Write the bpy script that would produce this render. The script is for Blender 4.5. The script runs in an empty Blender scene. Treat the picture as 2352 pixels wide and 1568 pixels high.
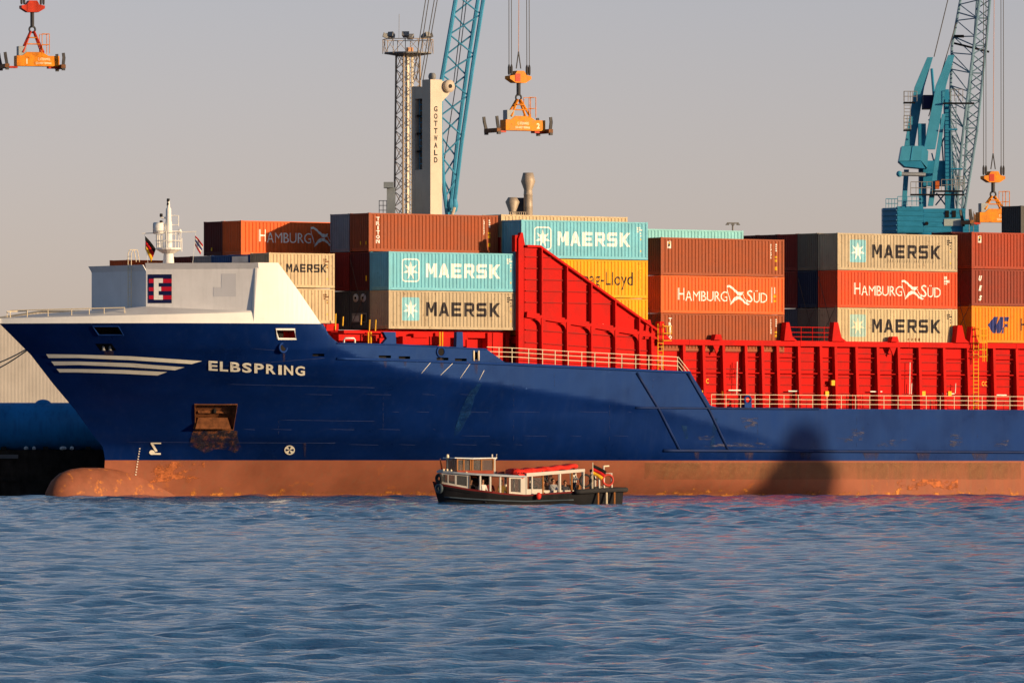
import bpy, bmesh, math, random
import numpy as np
from mathutils import Matrix, Vector
random.seed(7)
SC = bpy.context.scene
COL = SC.collection
R = math.radians

# ------------------------------------------------------------ camera
FPX = 20000.0                      # focal length in units of 1/2352 of the frame width
CAMH, HORY = 1.85, 1084.0
cam_d = bpy.data.cameras.new('camera')
cam = bpy.data.objects.new('camera', cam_d); COL.objects.link(cam)
cam.location = (0, 0, CAMH); cam.rotation_euler = (R(90), 0, 0)
cam_d.sensor_width = 36; cam_d.lens = FPX / 2352 * 36
cam_d.shift_y = (HORY - 784) / 2352
cam_d.clip_start = 1; cam_d.clip_end = 9000
SC.camera = cam
# ------------------------------------------------------------ world and sun
YAW = R(37); CA, SA = math.cos(YAW), math.sin(YAW)
SUN_K, SUN_EL = 0.45, 9.0
sv = Vector((CA * SUN_K + SA, SA * SUN_K - CA, 0)).normalized()
SUNV = Vector((sv.x * math.cos(R(SUN_EL)), sv.y * math.cos(R(SUN_EL)), math.sin(R(SUN_EL))))
W = bpy.data.worlds.new('World'); SC.world = W; W.use_nodes = True
nt = W.node_tree
sky = nt.nodes.new('ShaderNodeTexSky'); sky.sky_type = 'NISHITA'; sky.sun_disc = False
sky.sun_elevation = R(SUN_EL); sky.sun_rotation = math.atan2(SUNV.x, SUNV.y)
sky.air_density = 0.7; sky.dust_density = 0.5; sky.ozone_density = 1.0; sky.altitude = 0
hs = nt.nodes.new('ShaderNodeHueSaturation'); hs.inputs['Saturation'].default_value = 0.85
tn = nt.nodes.new('ShaderNodeMix'); tn.data_type = 'RGBA'; tn.blend_type = 'MULTIPLY'; tn.inputs[0].default_value = 1; 
stc = nt.nodes.new('ShaderNodeTexCoord'); ssp = nt.nodes.new('ShaderNodeSeparateXYZ'); nt.links.new(stc.outputs['Generated'], ssp.inputs[0])
srg = nt.nodes.new('ShaderNodeMapRange'); srg.interpolation_type = 'SMOOTHSTEP'; srg.inputs[1].default_value = 0.02; srg.inputs[2].default_value = 0.22
nt.links.new(ssp.outputs['Z'], srg.inputs[0])
stm = nt.nodes.new('ShaderNodeMix'); stm.data_type = 'RGBA'; stm.inputs[6].default_value = (1.22, 0.98, 1.14, 1); stm.inputs[7].default_value = (0.90, 1.02, 1.10, 1)   # low evening haze, clear air above
nt.links.new(srg.outputs[0], stm.inputs[0]); nt.links.new(stm.outputs[2], tn.inputs[7])
bg = nt.nodes['Background']; bg.inputs['Strength'].default_value = 0.088
nt.links.new(sky.outputs[0], hs.inputs['Color']); nt.links.new(hs.outputs[0], tn.inputs[6]); nt.links.new(tn.outputs[2], bg.inputs['Color'])
sun_d = bpy.data.lights.new('sun', 'SUN'); sun_d.energy = 5.0; sun_d.angle = R(0.5)
sun_d.color = (1.0, 0.72, 0.42)
sun = bpy.data.objects.new('sun', sun_d); COL.objects.link(sun)
sun.location = (200, -100, 120)
sun.rotation_euler = SUNV.to_track_quat('Z', 'Y').to_euler()
vs = SC.view_settings
vs.view_transform = 'Standard'; vs.look = 'None'; vs.exposure = 0.3; vs.gamma = 1.0; vs.use_curve_mapping = False
SC.cycles.max_bounces = 6; SC.cycles.diffuse_bounces = 3; SC.cycles.glossy_bounces = 4
SC.cycles.caustics_reflective = False; SC.cycles.caustics_refractive = False

# ------------------------------------------------------------ photo measure -> place
# ship frame: s = metres aft along the hull, t = metres inboard from the port side plane, z = up
PX0, PY0, T0 = -283 * 655 / FPX, 655.0, 1.6
def world(s, t, z=0.0):
    return Vector((PX0 + s * CA - (t - T0) * SA, PY0 + s * SA + (t - T0) * CA, z))
SHIP0 = world(0, 0, 0)
def sz(x, y, t):
    """point of the ship's plane t that the photograph shows at x, y"""
    u = (x - 1176) / FPX; d = t - T0
    s = (u * (PY0 + d * CA) - PX0 + d * SA) / (CA - u * SA)
    Y = PY0 + s * SA + d * CA
    return s, CAMH + (HORY - y) * Y / FPX
def at(x, y, Y):
    return Vector(((x - 1176) / FPX * Y, Y, CAMH + (HORY - y) * Y / FPX))

# ------------------------------------------------------------ materials
MAT = {}
def paint(name, col, rough=0.5, metal=0.0, var=0.18, vscale=0.6, rust=0.0, rustcol=(0.16, 0.055, 0.02), streak=0.0,
          streakcol=(0.06, 0.045, 0.035), bump=0.0, bscale=8.0, spec=0.12, rscale=2.2, rthr=0.62, tint=None):
    if name in MAT: return MAT[name]
    m = bpy.data.materials.new(name); m.use_nodes = True
    n = m.node_tree.nodes; l = m.node_tree.links; b = n['Principled BSDF']
    b.inputs['Roughness'].default_value = rough; b.inputs['Metallic'].default_value = metal
    b.inputs['Specular IOR Level'].default_value = spec
    if tint: b.inputs['Specular Tint'].default_value = (*tint, 1)
    tc = n.new('ShaderNodeTexCoord')
    geo = n.new('ShaderNodeNewGeometry')
    oi = n.new('ShaderNodeObjectInfo')
    vo = n.new('ShaderNodeVectorMath'); vo.operation = 'MULTIPLY_ADD'
    vo.inputs[1].default_value = (1, 1, 1)
    l.new(geo.outputs['Position'], vo.inputs[0])
    mul = n.new('ShaderNodeMath'); mul.operation = 'MULTIPLY'; mul.inputs[1].default_value = 37.0
    l.new(oi.outputs['Random'], mul.inputs[0]); l.new(mul.outputs[0], vo.inputs[2])
    P = vo.outputs[0]
    nz = n.new('ShaderNodeTexNoise'); nz.inputs['Scale'].default_value = vscale; nz.inputs['Detail'].default_value = 6
    nz.inputs['Roughness'].default_value = 0.62
    l.new(P, nz.inputs['Vector'])
    mr = n.new('ShaderNodeMapRange'); mr.inputs[1].default_value = 0.3; mr.inputs[2].default_value = 0.7
    mr.inputs[3].default_value = 1 - var; mr.inputs[4].default_value = 1 + var
    l.new(nz.outputs['Fac'], mr.inputs[0])
    mx = n.new('ShaderNodeMix'); mx.data_type = 'RGBA'; mx.blend_type = 'MULTIPLY'; mx.inputs[0].default_value = 1
    mx.inputs[6].default_value = (*col, 1); l.new(mr.outputs[0], mx.inputs[7])
    out = mx.outputs[2]
    if streak:
        mp = n.new('ShaderNodeMapping'); mp.inputs['Scale'].default_value = (3.2, 3.2, 0.22); l.new(P, mp.inputs[0])
        n2 = n.new('ShaderNodeTexNoise'); n2.inputs['Scale'].default_value = 1.0; n2.inputs['Detail'].default_value = 5
        l.new(mp.outputs[0], n2.inputs['Vector'])
        r2 = n.new('ShaderNodeMapRange'); r2.inputs[1].default_value = 0.5; r2.inputs[2].default_value = 0.78
        r2.inputs[3].default_value = 0; r2.inputs[4].default_value = streak; l.new(n2.outputs['Fac'], r2.inputs[0])
        m2 = n.new('ShaderNodeMix'); m2.data_type = 'RGBA'; l.new(r2.outputs[0], m2.inputs[0]); l.new(out, m2.inputs[6])
        m2.inputs[7].default_value = (*streakcol, 1); out = m2.outputs[2]
    if rust:
        n3 = n.new('ShaderNodeTexNoise'); n3.inputs['Scale'].default_value = rscale; n3.inputs['Detail'].default_value = 8
        n3.inputs['Roughness'].default_value = 0.7; l.new(P, n3.inputs['Vector'])
        r3 = n.new('ShaderNodeMapRange'); r3.inputs[1].default_value = rthr; r3.inputs[2].default_value = rthr + 0.08
        r3.inputs[3].default_value = 0; r3.inputs[4].default_value = rust; l.new(n3.outputs['Fac'], r3.inputs[0])
        m3 = n.new('ShaderNodeMix'); m3.data_type = 'RGBA'; l.new(r3.outputs[0], m3.inputs[0]); l.new(out, m3.inputs[6])
        m3.inputs[7].default_value = (*rustcol, 1); out = m3.outputs[2]
    l.new(out, b.inputs['Base Color'])
    rr = n.new('ShaderNodeMapRange'); rr.inputs[1].default_value = 0.3; rr.inputs[2].default_value = 0.7
    rr.inputs[3].default_value = max(0.05, rough - 0.1); rr.inputs[4].default_value = min(1, rough + 0.12)
    l.new(nz.outputs['Fac'], rr.inputs[0]); l.new(rr.outputs[0], b.inputs['Roughness'])
    if bump:
        n4 = n.new('ShaderNodeTexNoise'); n4.inputs['Scale'].default_value = bscale; n4.inputs['Detail'].default_value = 4
        l.new(geo.outputs['Position'], n4.inputs['Vector'])
        bp = n.new('ShaderNodeBump'); bp.inputs['Strength'].default_value = bump; bp.inputs['Distance'].default_value = 0.05
        l.new(n4.outputs['Fac'], bp.inputs['Height']); l.new(bp.outputs[0], b.inputs['Normal'])
    MAT[name] = m
    return m
def decal(name, col, thr=0.5, scale=(1,1,1), soft=0.12, fade=False, col2=None, most=1.0):
    """worn patch: paint that is there only where the noise is high"""
    if name in MAT: return MAT[name]
    m = paint(name, col, rough=0.75, var=0.4, vscale=2.5, rust=0.6 if col2 else 0, rustcol=col2 or col, rthr=.5)
    n = m.node_tree.nodes; l = m.node_tree.links; b = n['Principled BSDF']
    geo = n.new('ShaderNodeNewGeometry'); mp = n.new('ShaderNodeMapping'); mp.inputs['Scale'].default_value = scale
    l.new(geo.outputs['Position'], mp.inputs[0])
    nz = n.new('ShaderNodeTexNoise'); nz.inputs['Scale'].default_value = 1; nz.inputs['Detail'].default_value = 7; nz.inputs['Roughness'].default_value = .65
    l.new(mp.outputs[0], nz.inputs['Vector'])
    src = nz.outputs['Fac']
    if fade:
        tc = n.new('ShaderNodeTexCoord'); sp = n.new('ShaderNodeSeparateXYZ'); l.new(tc.outputs['Generated'], sp.inputs[0])
        ad = n.new('ShaderNodeMath'); ad.operation = 'MULTIPLY_ADD'; ad.inputs[1].default_value = fade; l.new(sp.outputs['Z'], ad.inputs[0]); l.new(src, ad.inputs[2]); src = ad.outputs[0]
    r = n.new('ShaderNodeMapRange'); r.inputs[1].default_value = thr - soft; r.inputs[2].default_value = thr + soft; r.inputs[4].default_value = most; l.new(src, r.inputs[0])
    l.new(r.outputs[0], b.inputs['Alpha'])
    return m
def glass(name, col=(0.05, 0.06, 0.07), alpha=0.35):
    if name in MAT: return MAT[name]
    m = paint(name, col, rough=0.08, var=0.05)
    m.node_tree.nodes['Principled BSDF'].inputs['Alpha'].default_value = alpha
    return m

# ------------------------------------------------------------ mesh helpers
def link(o, parent=None):
    COL.objects.link(o)
    if parent is not None: o.parent = parent
    return o
class MB:
    """collects geometry of one part"""
    def __init__(s): s.v = []; s.f = []
    def add(s, vs, fs):
        k = len(s.v); s.v += [tuple(p) for p in vs]; s.f += [tuple(i + k for i in f) for f in fs]; return s
    def box(s, x0, x1, y0, y1, z0, z1):
        return s.add([(x0,y0,z0),(x1,y0,z0),(x1,y1,z0),(x0,y1,z0),(x0,y0,z1),(x1,y0,z1),(x1,y1,z1),(x0,y1,z1)],
                     [(0,3,2,1),(4,5,6,7),(0,1,5,4),(1,2,6,5),(2,3,7,6),(3,0,4,7)])
    def hexa(s, bottom, top):
        return s.add(list(bottom) + list(top), [(0,3,2,1),(4,5,6,7),(0,1,5,4),(1,2,6,5),(2,3,7,6),(3,0,4,7)])
    def prism(s, poly, vec):
        """polygon (3-d points) extruded by vec"""
        n = len(poly); vec = Vector(vec)
        a = [Vector(p) for p in poly]; b = [p + vec for p in a]
        return s.add(a + b, [tuple(range(n))[::-1], tuple(range(n, 2*n))] + [(i, (i+1) % n, n + (i+1) % n, n + i) for i in range(n)])
    def tube(s, pts, r, seg=6, cap=True):
        pts = [Vector(p) for p in pts]; rs = r if isinstance(r, (list, tuple)) else [r] * len(pts)
        base = len(s.v); up = Vector((0, 0, 1))
        for i, p in enumerate(pts):
            d = (pts[min(i+1, len(pts)-1)] - pts[max(i-1, 0)]).normalized()
            a = d.cross(up if abs(d.z) < 0.95 else Vector((1, 0, 0))).normalized(); b = d.cross(a)
            for k in range(seg):
                an = 2 * math.pi * k / seg
                s.v.append(tuple(p + rs[i] * (math.cos(an) * a + math.sin(an) * b)))
        for i in range(len(pts) - 1):
            for k in range(seg):
                q = base + i*seg
                s.f.append((q + k, q + (k+1) % seg, q + seg + (k+1) % seg, q + seg + k))
        if cap:
            s.f.append(tuple(range(base, base + seg))); e = base + (len(pts)-1)*seg
            s.f.append(tuple(range(e + seg - 1, e - 1, -1)))
        return s
    def lathe(s, prof, c=(0, 0, 0), seg=20):
        base = len(s.v)
        for r, z in prof:
            for k in range(seg):
                an = 2*math.pi*k/seg; s.v.append((c[0] + r*math.cos(an), c[1] + r*math.sin(an), c[2] + z))
        for i in range(len(prof)-1):
            for k in range(seg):
                q = base + i*seg
                s.f.append((q + k, q + (k+1) % seg, q + seg + (k+1) % seg, q + seg + k))
        s.f.append(tuple(range(base + seg - 1, base - 1, -1))); e = base + (len(prof)-1)*seg
        s.f.append(tuple(range(e, e + seg)))
        return s
    def disc(s, c, axis, r, h, seg=16):
        """short cylinder centred on c"""
        c = Vector(c); ax = Vector(axis).normalized() * h/2
        return s.tube([c - ax, c + ax], r, seg)
    def ring(s, c, axis, R0, r, seg=18, tube=6):
        c = Vector(c); d = Vector(axis).normalized()
        a = d.cross(Vector((0,0,1)) if abs(d.z) < .95 else Vector((1,0,0))).normalized(); b = d.cross(a)
        base = len(s.v)
        for i in range(seg):
            an = 2*math.pi*i/seg; e = math.cos(an)*a + math.sin(an)*b
            for k in range(tube):
                bn = 2*math.pi*k/tube
                s.v.append(tuple(c + e*(R0 + r*math.cos(bn)) + d*r*math.sin(bn)))
        for i in range(seg):
            for k in range(tube):
                s.f.append((base+i*tube+k, base+((i+1)%seg)*tube+k, base+((i+1)%seg)*tube+(k+1)%tube, base+i*tube+(k+1)%tube))
        return s
    def sphere(s, c, r, seg=12, rings=8):
        rx, ry, rz = r if isinstance(r, (tuple, list)) else (r, r, r)
        base = len(s.v)
        for i in range(rings+1):
            th = math.pi*i/rings
            for k in range(seg):
                an = 2*math.pi*k/seg
                s.v.append((c[0]+rx*math.sin(th)*math.cos(an), c[1]+ry*math.sin(th)*math.sin(an), c[2]+rz*math.cos(th)))
        for i in range(rings):
            for k in range(seg):
                q = base+i*seg
                s.f.append((q+k, q+seg+k, q+seg+(k+1)%seg, q+(k+1)%seg))
        return s
    def mesh(s, name, smooth=False):
        me = bpy.data.meshes.new(name); me.from_pydata(s.v, [], s.f); me.update()
        if smooth:
            me.polygons.foreach_set('use_smooth', [True]*len(me.polygons))
        return me
    def build(s, name, mat, parent=None, smooth=False, fix=True):
        me = s.mesh(name, smooth)
        if fix:
            bm = bmesh.new(); bm.from_mesh(me); bmesh.ops.recalc_face_normals(bm, faces=bm.faces); bm.to_mesh(me); bm.free()
        me.materials.append(mat)
        return link(bpy.data.objects.new(name, me), parent)
_unit = {}
def unit(kind):
    if kind not in _unit:
        m = MB()
        if kind == 'box': m.box(-.5, .5, -.5, .5, -.5, .5)
        elif kind == 'tube': m.tube([(0,0,-.5),(0,0,.5)], .5, 6)
        elif kind == 'tube12': m.tube([(0,0,-.5),(0,0,.5)], .5, 12)
        me = m.mesh(kind)
        bm = bmesh.new(); bm.from_mesh(me); bmesh.ops.recalc_face_normals(bm, faces=bm.faces); bm.to_mesh(me); bm.free()
        me.materials.append(None); _unit[kind] = me
    return _unit[kind]
def inst(name, me, mat, parent, mtx):
    o = bpy.data.objects.new(name, me); o.material_slots[0].link = 'OBJECT'; o.material_slots[0].material = mat
    link(o, parent); o.matrix_local = mtx
    return o
def bar(name, p0, p1, r, mat, parent, kind='tube'):
    """straight member between two points, one object, shared mesh; r = radius or (width, depth)"""
    p0, p1 = Vector(p0), Vector(p1); d = p1 - p0; L = d.length
    w, dp = (r if isinstance(r, tuple) else (2*r, 2*r))
    M = Matrix.Translation((p0 + p1)/2) @ d.to_track_quat('Z', 'Y').to_matrix().to_4x4() @ Matrix.Diagonal((w, dp, L, 1))
    return inst(name, unit(kind), mat, parent, M)
def block(name, x0, x1, y0, y1, z0, z1, mat, parent):
    M = Matrix.Translation(((x0+x1)/2, (y0+y1)/2, (z0+z1)/2)) @ Matrix.Diagonal((x1-x0, y1-y0, z1-z0, 1))
    return inst(name, unit('box'), mat, parent, M)
def thing(name, label, cat, loc=(0,0,0), rz=0.0, group=None):
    o = bpy.data.objects.new(name, None); o.empty_display_size = .3
    link(o); o.location = loc; o.rotation_euler = (0, 0, rz)
    return tag(o, label, cat, group)
def tag(o, label=None, cat=None, group=None, kind=None):
    if label: o['label'] = label
    if cat: o['category'] = cat
    if group: o['group'] = group
    if kind: o['kind'] = kind
    return o
# ---- flat lettering as mesh
def glyphs(body, w=None, h=None, bold=0.0, shear=0.0, space=1.0):
    """2-d triangulated outline of the words, scaled to w x h, origin bottom left"""
    c = bpy.data.curves.new('letters', 'FONT'); c.body = body; c.offset = bold; c.shear = shear
    c.space_character = space; c.resolution_u = 3; c.fill_mode = 'FRONT'
    o = bpy.data.objects.new('letters', c); COL.objects.link(o)
    dg = bpy.context.evaluated_depsgraph_get(); dg.update()
    me = bpy.data.meshes.new_from_object(o.evaluated_get(dg))
    V = np.array([v.co[:2] for v in me.vertices]); F = [tuple(p.vertices) for p in me.polygons]
    bpy.data.objects.remove(o); bpy.data.curves.remove(c); bpy.data.meshes.remove(me)
    lo, hi = V.min(0), V.max(0); sc = hi - lo; V = V - lo
    if w is None: k = h/sc[1]; V = V*k
    elif h is None: k = w/sc[0]; V = V*k
    else: V = V*np.array([w/sc[0], h/sc[1]])
    return V.tolist(), F
def merge2(*parts):
    """parts: ((verts, faces), dx, dy)"""
    V, F = [], []
    for (v, f), dx, dy in parts:
        k = len(V); V += [(a+dx, b+dy) for a, b in v]; F += [tuple(i+k for i in q) for q in f]
    return V, F
def poly2(pts): return [tuple(p) for p in pts], [tuple(range(len(pts)))]
def rect2(x0, y0, x1, y1): return poly2([(x0,y0),(x1,y0),(x1,y1),(x0,y1)])
def applied(name, VF, fmap, mat, parent, xs=(), ys=()):
    """lay 2-d artwork on a surface: cut at xs and ys, map each vertex by fmap(x, y), 3-d"""
    V, F = VF
    bm = bmesh.new(); bv = [bm.verts.new((x, y, 0)) for x, y in V]
    for f in F:
        try: bm.faces.new([bv[i] for i in f])
        except ValueError: pass
    if any(len(f.verts) > 4 for f in bm.faces):
        bmesh.ops.triangulate(bm, faces=[f for f in bm.faces if len(f.verts) > 4])
    x0, x1 = min(x for x, _ in V), max(x for x, _ in V); y0, y1 = min(y for _, y in V), max(y for _, y in V)
    for X in xs:
        if x0 < X < x1: bmesh.ops.bisect_plane(bm, geom=bm.verts[:]+bm.edges[:]+bm.faces[:], plane_co=(X,0,0), plane_no=(1,0,0))
    for Y in ys:
        if y0 < Y < y1: bmesh.ops.bisect_plane(bm, geom=bm.verts[:]+bm.edges[:]+bm.faces[:], plane_co=(0,Y,0), plane_no=(0,1,0))
    for v in bm.verts: v.co = Vector(fmap(v.co.x, v.co.y))
    me = bpy.data.meshes.new(name); bm.to_mesh(me); bm.free(); me.materials.append(mat)
    return link(bpy.data.objects.new(name, me), parent)
# ------------------------------------------------------------ colours
BLUE = paint('hull_blue', (0.002, 0.0135, 0.086), rough=0.34, var=0.22, vscale=0.25, streak=0.12, streakcol=(0.03,0.05,0.12), bump=0.18, bscale=1.0, spec=0.22, tint=(.12,.35,1))
BLUE2 = paint('bulwark_blue', (0.008, 0.032, 0.15), rough=0.4, var=0.14, vscale=0.5, bump=0.04, bscale=0.8, rust=0.2, rscale=1.0, spec=0.15, tint=(.2,.4,1))
BOOT = paint('boot_topping', (0.275, 0.09, 0.049), rough=0.62, var=0.18, vscale=0.35, streak=0.35, streakcol=(0.20,0.12,0.07), rust=0.85, rustcol=(0.40,0.12,0.04), rscale=0.6, rthr=.62, bump=0.1, bscale=1.2)
WHITE = paint('ship_white', (0.78, 0.77, 0.74), rough=0.4, var=0.05, vscale=0.4, streak=0.1, streakcol=(0.5,0.47,0.42))
CREAMW = paint('letter_white', (0.80, 0.76, 0.64), rough=0.5, var=0.08)
RED = paint('coaming_red', (0.47, 0.010, 0.008), rough=0.55, spec=.04, var=0.2, vscale=0.7, rust=0.5, rustcol=(0.2,0.008,0.006), streak=0.22, streakcol=(0.3,0.01,0.01))
YEL = paint('safety_yellow', (0.72, 0.40, 0.02), rough=0.45, var=0.15, rust=0.3)
RAILW = paint('rail_white', (0.70, 0.60, 0.43), rough=0.45, var=0.1, rust=0.2)
DARK = paint('dark_interior', (0.012, 0.011, 0.011), rough=0.8, var=0.3)
RUST = paint('rusty_steel', (0.15, 0.055, 0.022), rough=0.85, var=0.5, vscale=3, rust=0.7, rustcol=(0.3,0.12,0.04), bump=0.4)
STEEL = paint('grey_steel', (0.22, 0.22, 0.22), rough=0.5, var=0.2, rust=0.2)
BLACK = paint('black_paint', (0.012, 0.012, 0.013), rough=0.5, var=0.3)
NAVY = paint('navy_paint', (0.008, 0.012, 0.06), rough=0.45)
LRED = paint('emblem_red', (0.50, 0.01, 0.03), rough=0.45)
SBLUE = paint('star_blue', (0.22, 0.50, 0.58), rough=0.5)
TEXTW = paint('print_white', (0.84, 0.82, 0.76), rough=0.5, var=0.05)
TEXTK = paint('print_black', (0.018, 0.015, 0.02), rough=0.5, var=0.2)

# ------------------------------------------------------------ the ship
SHIP = thing('container_ship', 'blue and red container ship moored bow-left, name in cream letters on its bow', 'ship', SHIP0, YAW)
HB = 13.2
ZS = [-4, 1.5, 2.85, 3.75, 4.75, 6.5, 8.45, 10.6, 12.9];  SS = [-18.2, -18.0, -17.9, -18.1, -19.1, -20.6, -22.6, -24.6, -27.4]
ZK = [-4, 0, 2.75, 4.5, 6.5, 7.75, 8.95, 9.9, 11, 12.9];     SK = [47, 45, 41, 35, 25.2, 14.5, 3.3, -2.5, -5.5, -7.6]
ZP = [-4, 0, 2.75, 4.5, 6.5, 7.75, 8.95, 9.9, 11, 12.9];  PP = [1.1, 1.25, 2.4, 3.4, 3.7, 3.4, 2.7, 2.3, 2.1, 2.1]
def ss(z): return float(np.interp(z, ZS, SS))
def thull(s, z):
    a = ss(z); k = float(np.interp(z, ZK, SK)); p = float(np.interp(z, ZP, PP))
    q = min(1.0, max(0.0, (s - a)/(k - a)))
    return HB*(1 - (0.86*(1 - (1-q)**p) + 0.14*q))
def hullpt(x, y):
    t = 3.0
    for _ in range(40):
        s, z = sz(x, y, t); t = 0.5*t + 0.5*thull(s, z)
    return s, thull(s, z), z
SIG0, SIG1 = -26.0, -3.0
def s_of(sig, z):
    return sig if sig >= SIG1 else ss(z) + (sig - SIG0)/(SIG1 - SIG0)*(SIG1 - ss(z))
def sig_of(s, z):
    return s if s >= SIG1 else SIG0 + (s - ss(z))/(SIG1 - ss(z))*(SIG1 - SIG0)
ZPAINT, ZWHITE, SEND = 2.75, 12.9, 92.0
top_px = [(743,744),(748,762),(756,775),(773,788),(908,791),(1118,802),(1160,832),(1525,850),(1585,853),(1632,931),(1655,937)]
TOPS, TOPZ = [-30.0], [ZWHITE]
for x, y in top_px:
    a, b = sz(x, y, 0.0); TOPS.append(a); TOPZ.append(b)
TOPZ[1] = ZWHITE; TOPS.append(SEND); TOPZ.append(TOPZ[-1])
DECKZ = TOPZ[-1]
def ztop(s): return float(np.interp(s, TOPS, TOPZ))
# openings cut into the plating: x0, y0, x1, y1 in the photograph
openings = [('mooring_port', 220, 749, 278, 769, DARK, 0.9), ('roller_fairlead', 224, 789, 262, 805, DARK, 0.4),
            ('bow_port', 636, 756, 678, 778, RED, 0.8), ('anchor_pocket', 448, 928, 540, 986, RUST, 0.9),
            ('scupper', 718, 812, 745, 818, DARK, .4), ('scupper', 870, 816, 898, 822, DARK, .4), ('scupper', 916, 818, 942, 824, DARK, .4),
            ('scupper', 1003, 821, 1030, 827, DARK, .4), ('scupper', 1045, 823, 1072, 829, DARK, .4),
            ('roller_port', 1086, 808, 1100, 825, DARK, .4)]
OP = []
for nm, x0, y0, x1, y1, m, dp in openings:
    a = hullpt(x0, (y0+y1)/2); b = hullpt(x1, (y0+y1)/2); zc = (a[2]+b[2])/2
    z1 = hullpt((x0+x1)/2, y0)[2]; z0 = hullpt((x0+x1)/2, y1)[2]
    OP.append((nm, sig_of(a[0], zc), sig_of(b[0], zc), z0, z1, m, dp))
sigs = [SIG0 + (SIG1-SIG0)*(i/60)**1.5 for i in range(61)] + list(np.arange(SIG1+.5, 46, .5)) + list(np.arange(46, SEND+1, 4))
sigs += TOPS[1:-1]
for o in OP: sigs += [o[1], o[2]]
sigs = sorted(set(round(x, 3) for x in sigs))
zr = list(np.arange(-3, 13.0, .25)) + [ZPAINT, ZWHITE] + [o[3] for o in OP] + [o[4] for o in OP]
zr = sorted(set(round(float(z), 3) for z in zr if z <= ZWHITE))
def hull_part(name, z_lo, z_hi, mat, side=1):
    rows = [z for z in zr if z_lo - 1e-6 <= z <= z_hi + 1e-6]
    V, F, idx = [], [], {}
    for i, sg in enumerate(sigs):
        for j, z in enumerate(rows):
            zz = min(z, ztop(s_of(sg, z))) if sg > TOPS[1] - .01 else z
            s = s_of(sg, zz); t = thull(s, zz)
            if side < 0: t = 2*HB - t
            idx[i, j] = len(V); V.append((s, t, zz))
    for i in range(len(sigs)-1):
        for j in range(len(rows)-1):
            sm, zm = (sigs[i]+sigs[i+1])/2, (rows[j]+rows[j+1])/2
            if side > 0 and any(o[1] < sm < o[2] and o[3] < zm < o[4] for o in OP): continue
            q = (idx[i,j], idx[i+1,j], idx[i+1,j+1], idx[i,j+1])
            h = max(V[q[3]][2]-V[q[0]][2], V[q[2]][2]-V[q[1]][2])
            if h < 1e-4: continue
            F.append(q if side > 0 else q[::-1])
    me = bpy.data.meshes.new(name); me.from_pydata(V, [], F); me.update()
    bm = bmesh.new(); bm.from_mesh(me); bmesh.ops.remove_doubles(bm, verts=bm.verts, dist=1e-4)
    bmesh.ops.dissolve_degenerate(bm, edges=bm.edges, dist=1e-4); bm.to_mesh(me); bm.free()
    me.polygons.foreach_set('use_smooth', [True]*len(me.polygons))
    me.materials.append(mat)
    return link(bpy.data.objects.new(name, me), SHIP)
topside = hull_part('topside_plating', ZPAINT, ZWHITE, BLUE)
hull_part('boot_topping', -3, ZPAINT, BOOT)
hull_part('topside_plating', ZPAINT, ZWHITE, BLUE, -1)
hull_part('boot_topping', -3, ZPAINT, BOOT, -1)
m = MB(); m.add([(SEND, 0, -3), (SEND, 2*HB, -3), (SEND, 2*HB, DECKZ), (SEND, 0, DECKZ)], [(0,1,2,3)]); m.build('transom', BLUE, SHIP)
# decks
m = MB(); prev = None
for s in np.arange(-24.5, 27, 1.0):
    z = min(ztop(s), 12.9) - (0.6 if s < -8 else 1.25 if s < 8.5 else 0.02); t = thull(s, z) + .05
    a = len(m.v); m.v += [(s, t, z), (s, 2*HB - t, z)]
    if prev is not None: m.f.append((prev, a, a+1, prev+1))
    prev = a
m.build('forecastle_deck', RED, SHIP)
block('main_deck', 26.2, SEND-.1, .06, 2*HB-.06, DECKZ-.3, DECKZ-.05, RED, SHIP)
block('deck_break_bulkhead', 26.3, 26.6, .1, 2*HB-.1, DECKZ-.05, 9.5, RED, SHIP)
def onhull(s, z, off=.02):
    """point just outside the port plating"""
    t = thull(s, z); e = .05
    n = Vector((thull(s+e, z)-t, -e, 0)); ds = (thull(s+e, z)-thull(s-e, z))/(2*e); dz = (thull(s, z+e)-thull(s, z-e))/(2*e)
    nrm = Vector((ds, -1, dz)).normalized()
    return Vector((s, t, z)) + nrm*off
def hull_line(name, pts_px, r, mat, off=.02, parent=SHIP):
    P = []
    for i in range(len(pts_px)-1):
        (xa, ya), (xb, yb) = pts_px[i], pts_px[i+1]; n = max(2, int(abs(xb-xa)/25)+2)
        for k in range(n + (i == len(pts_px)-2)):
            f = k/n; h = hullpt(xa+(xb-xa)*f, ya+(yb-ya)*f); P.append(onhull(h[0], h[2], off))
    return MB().tube(P, r, 6).build(name, mat, parent, smooth=True)
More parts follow.
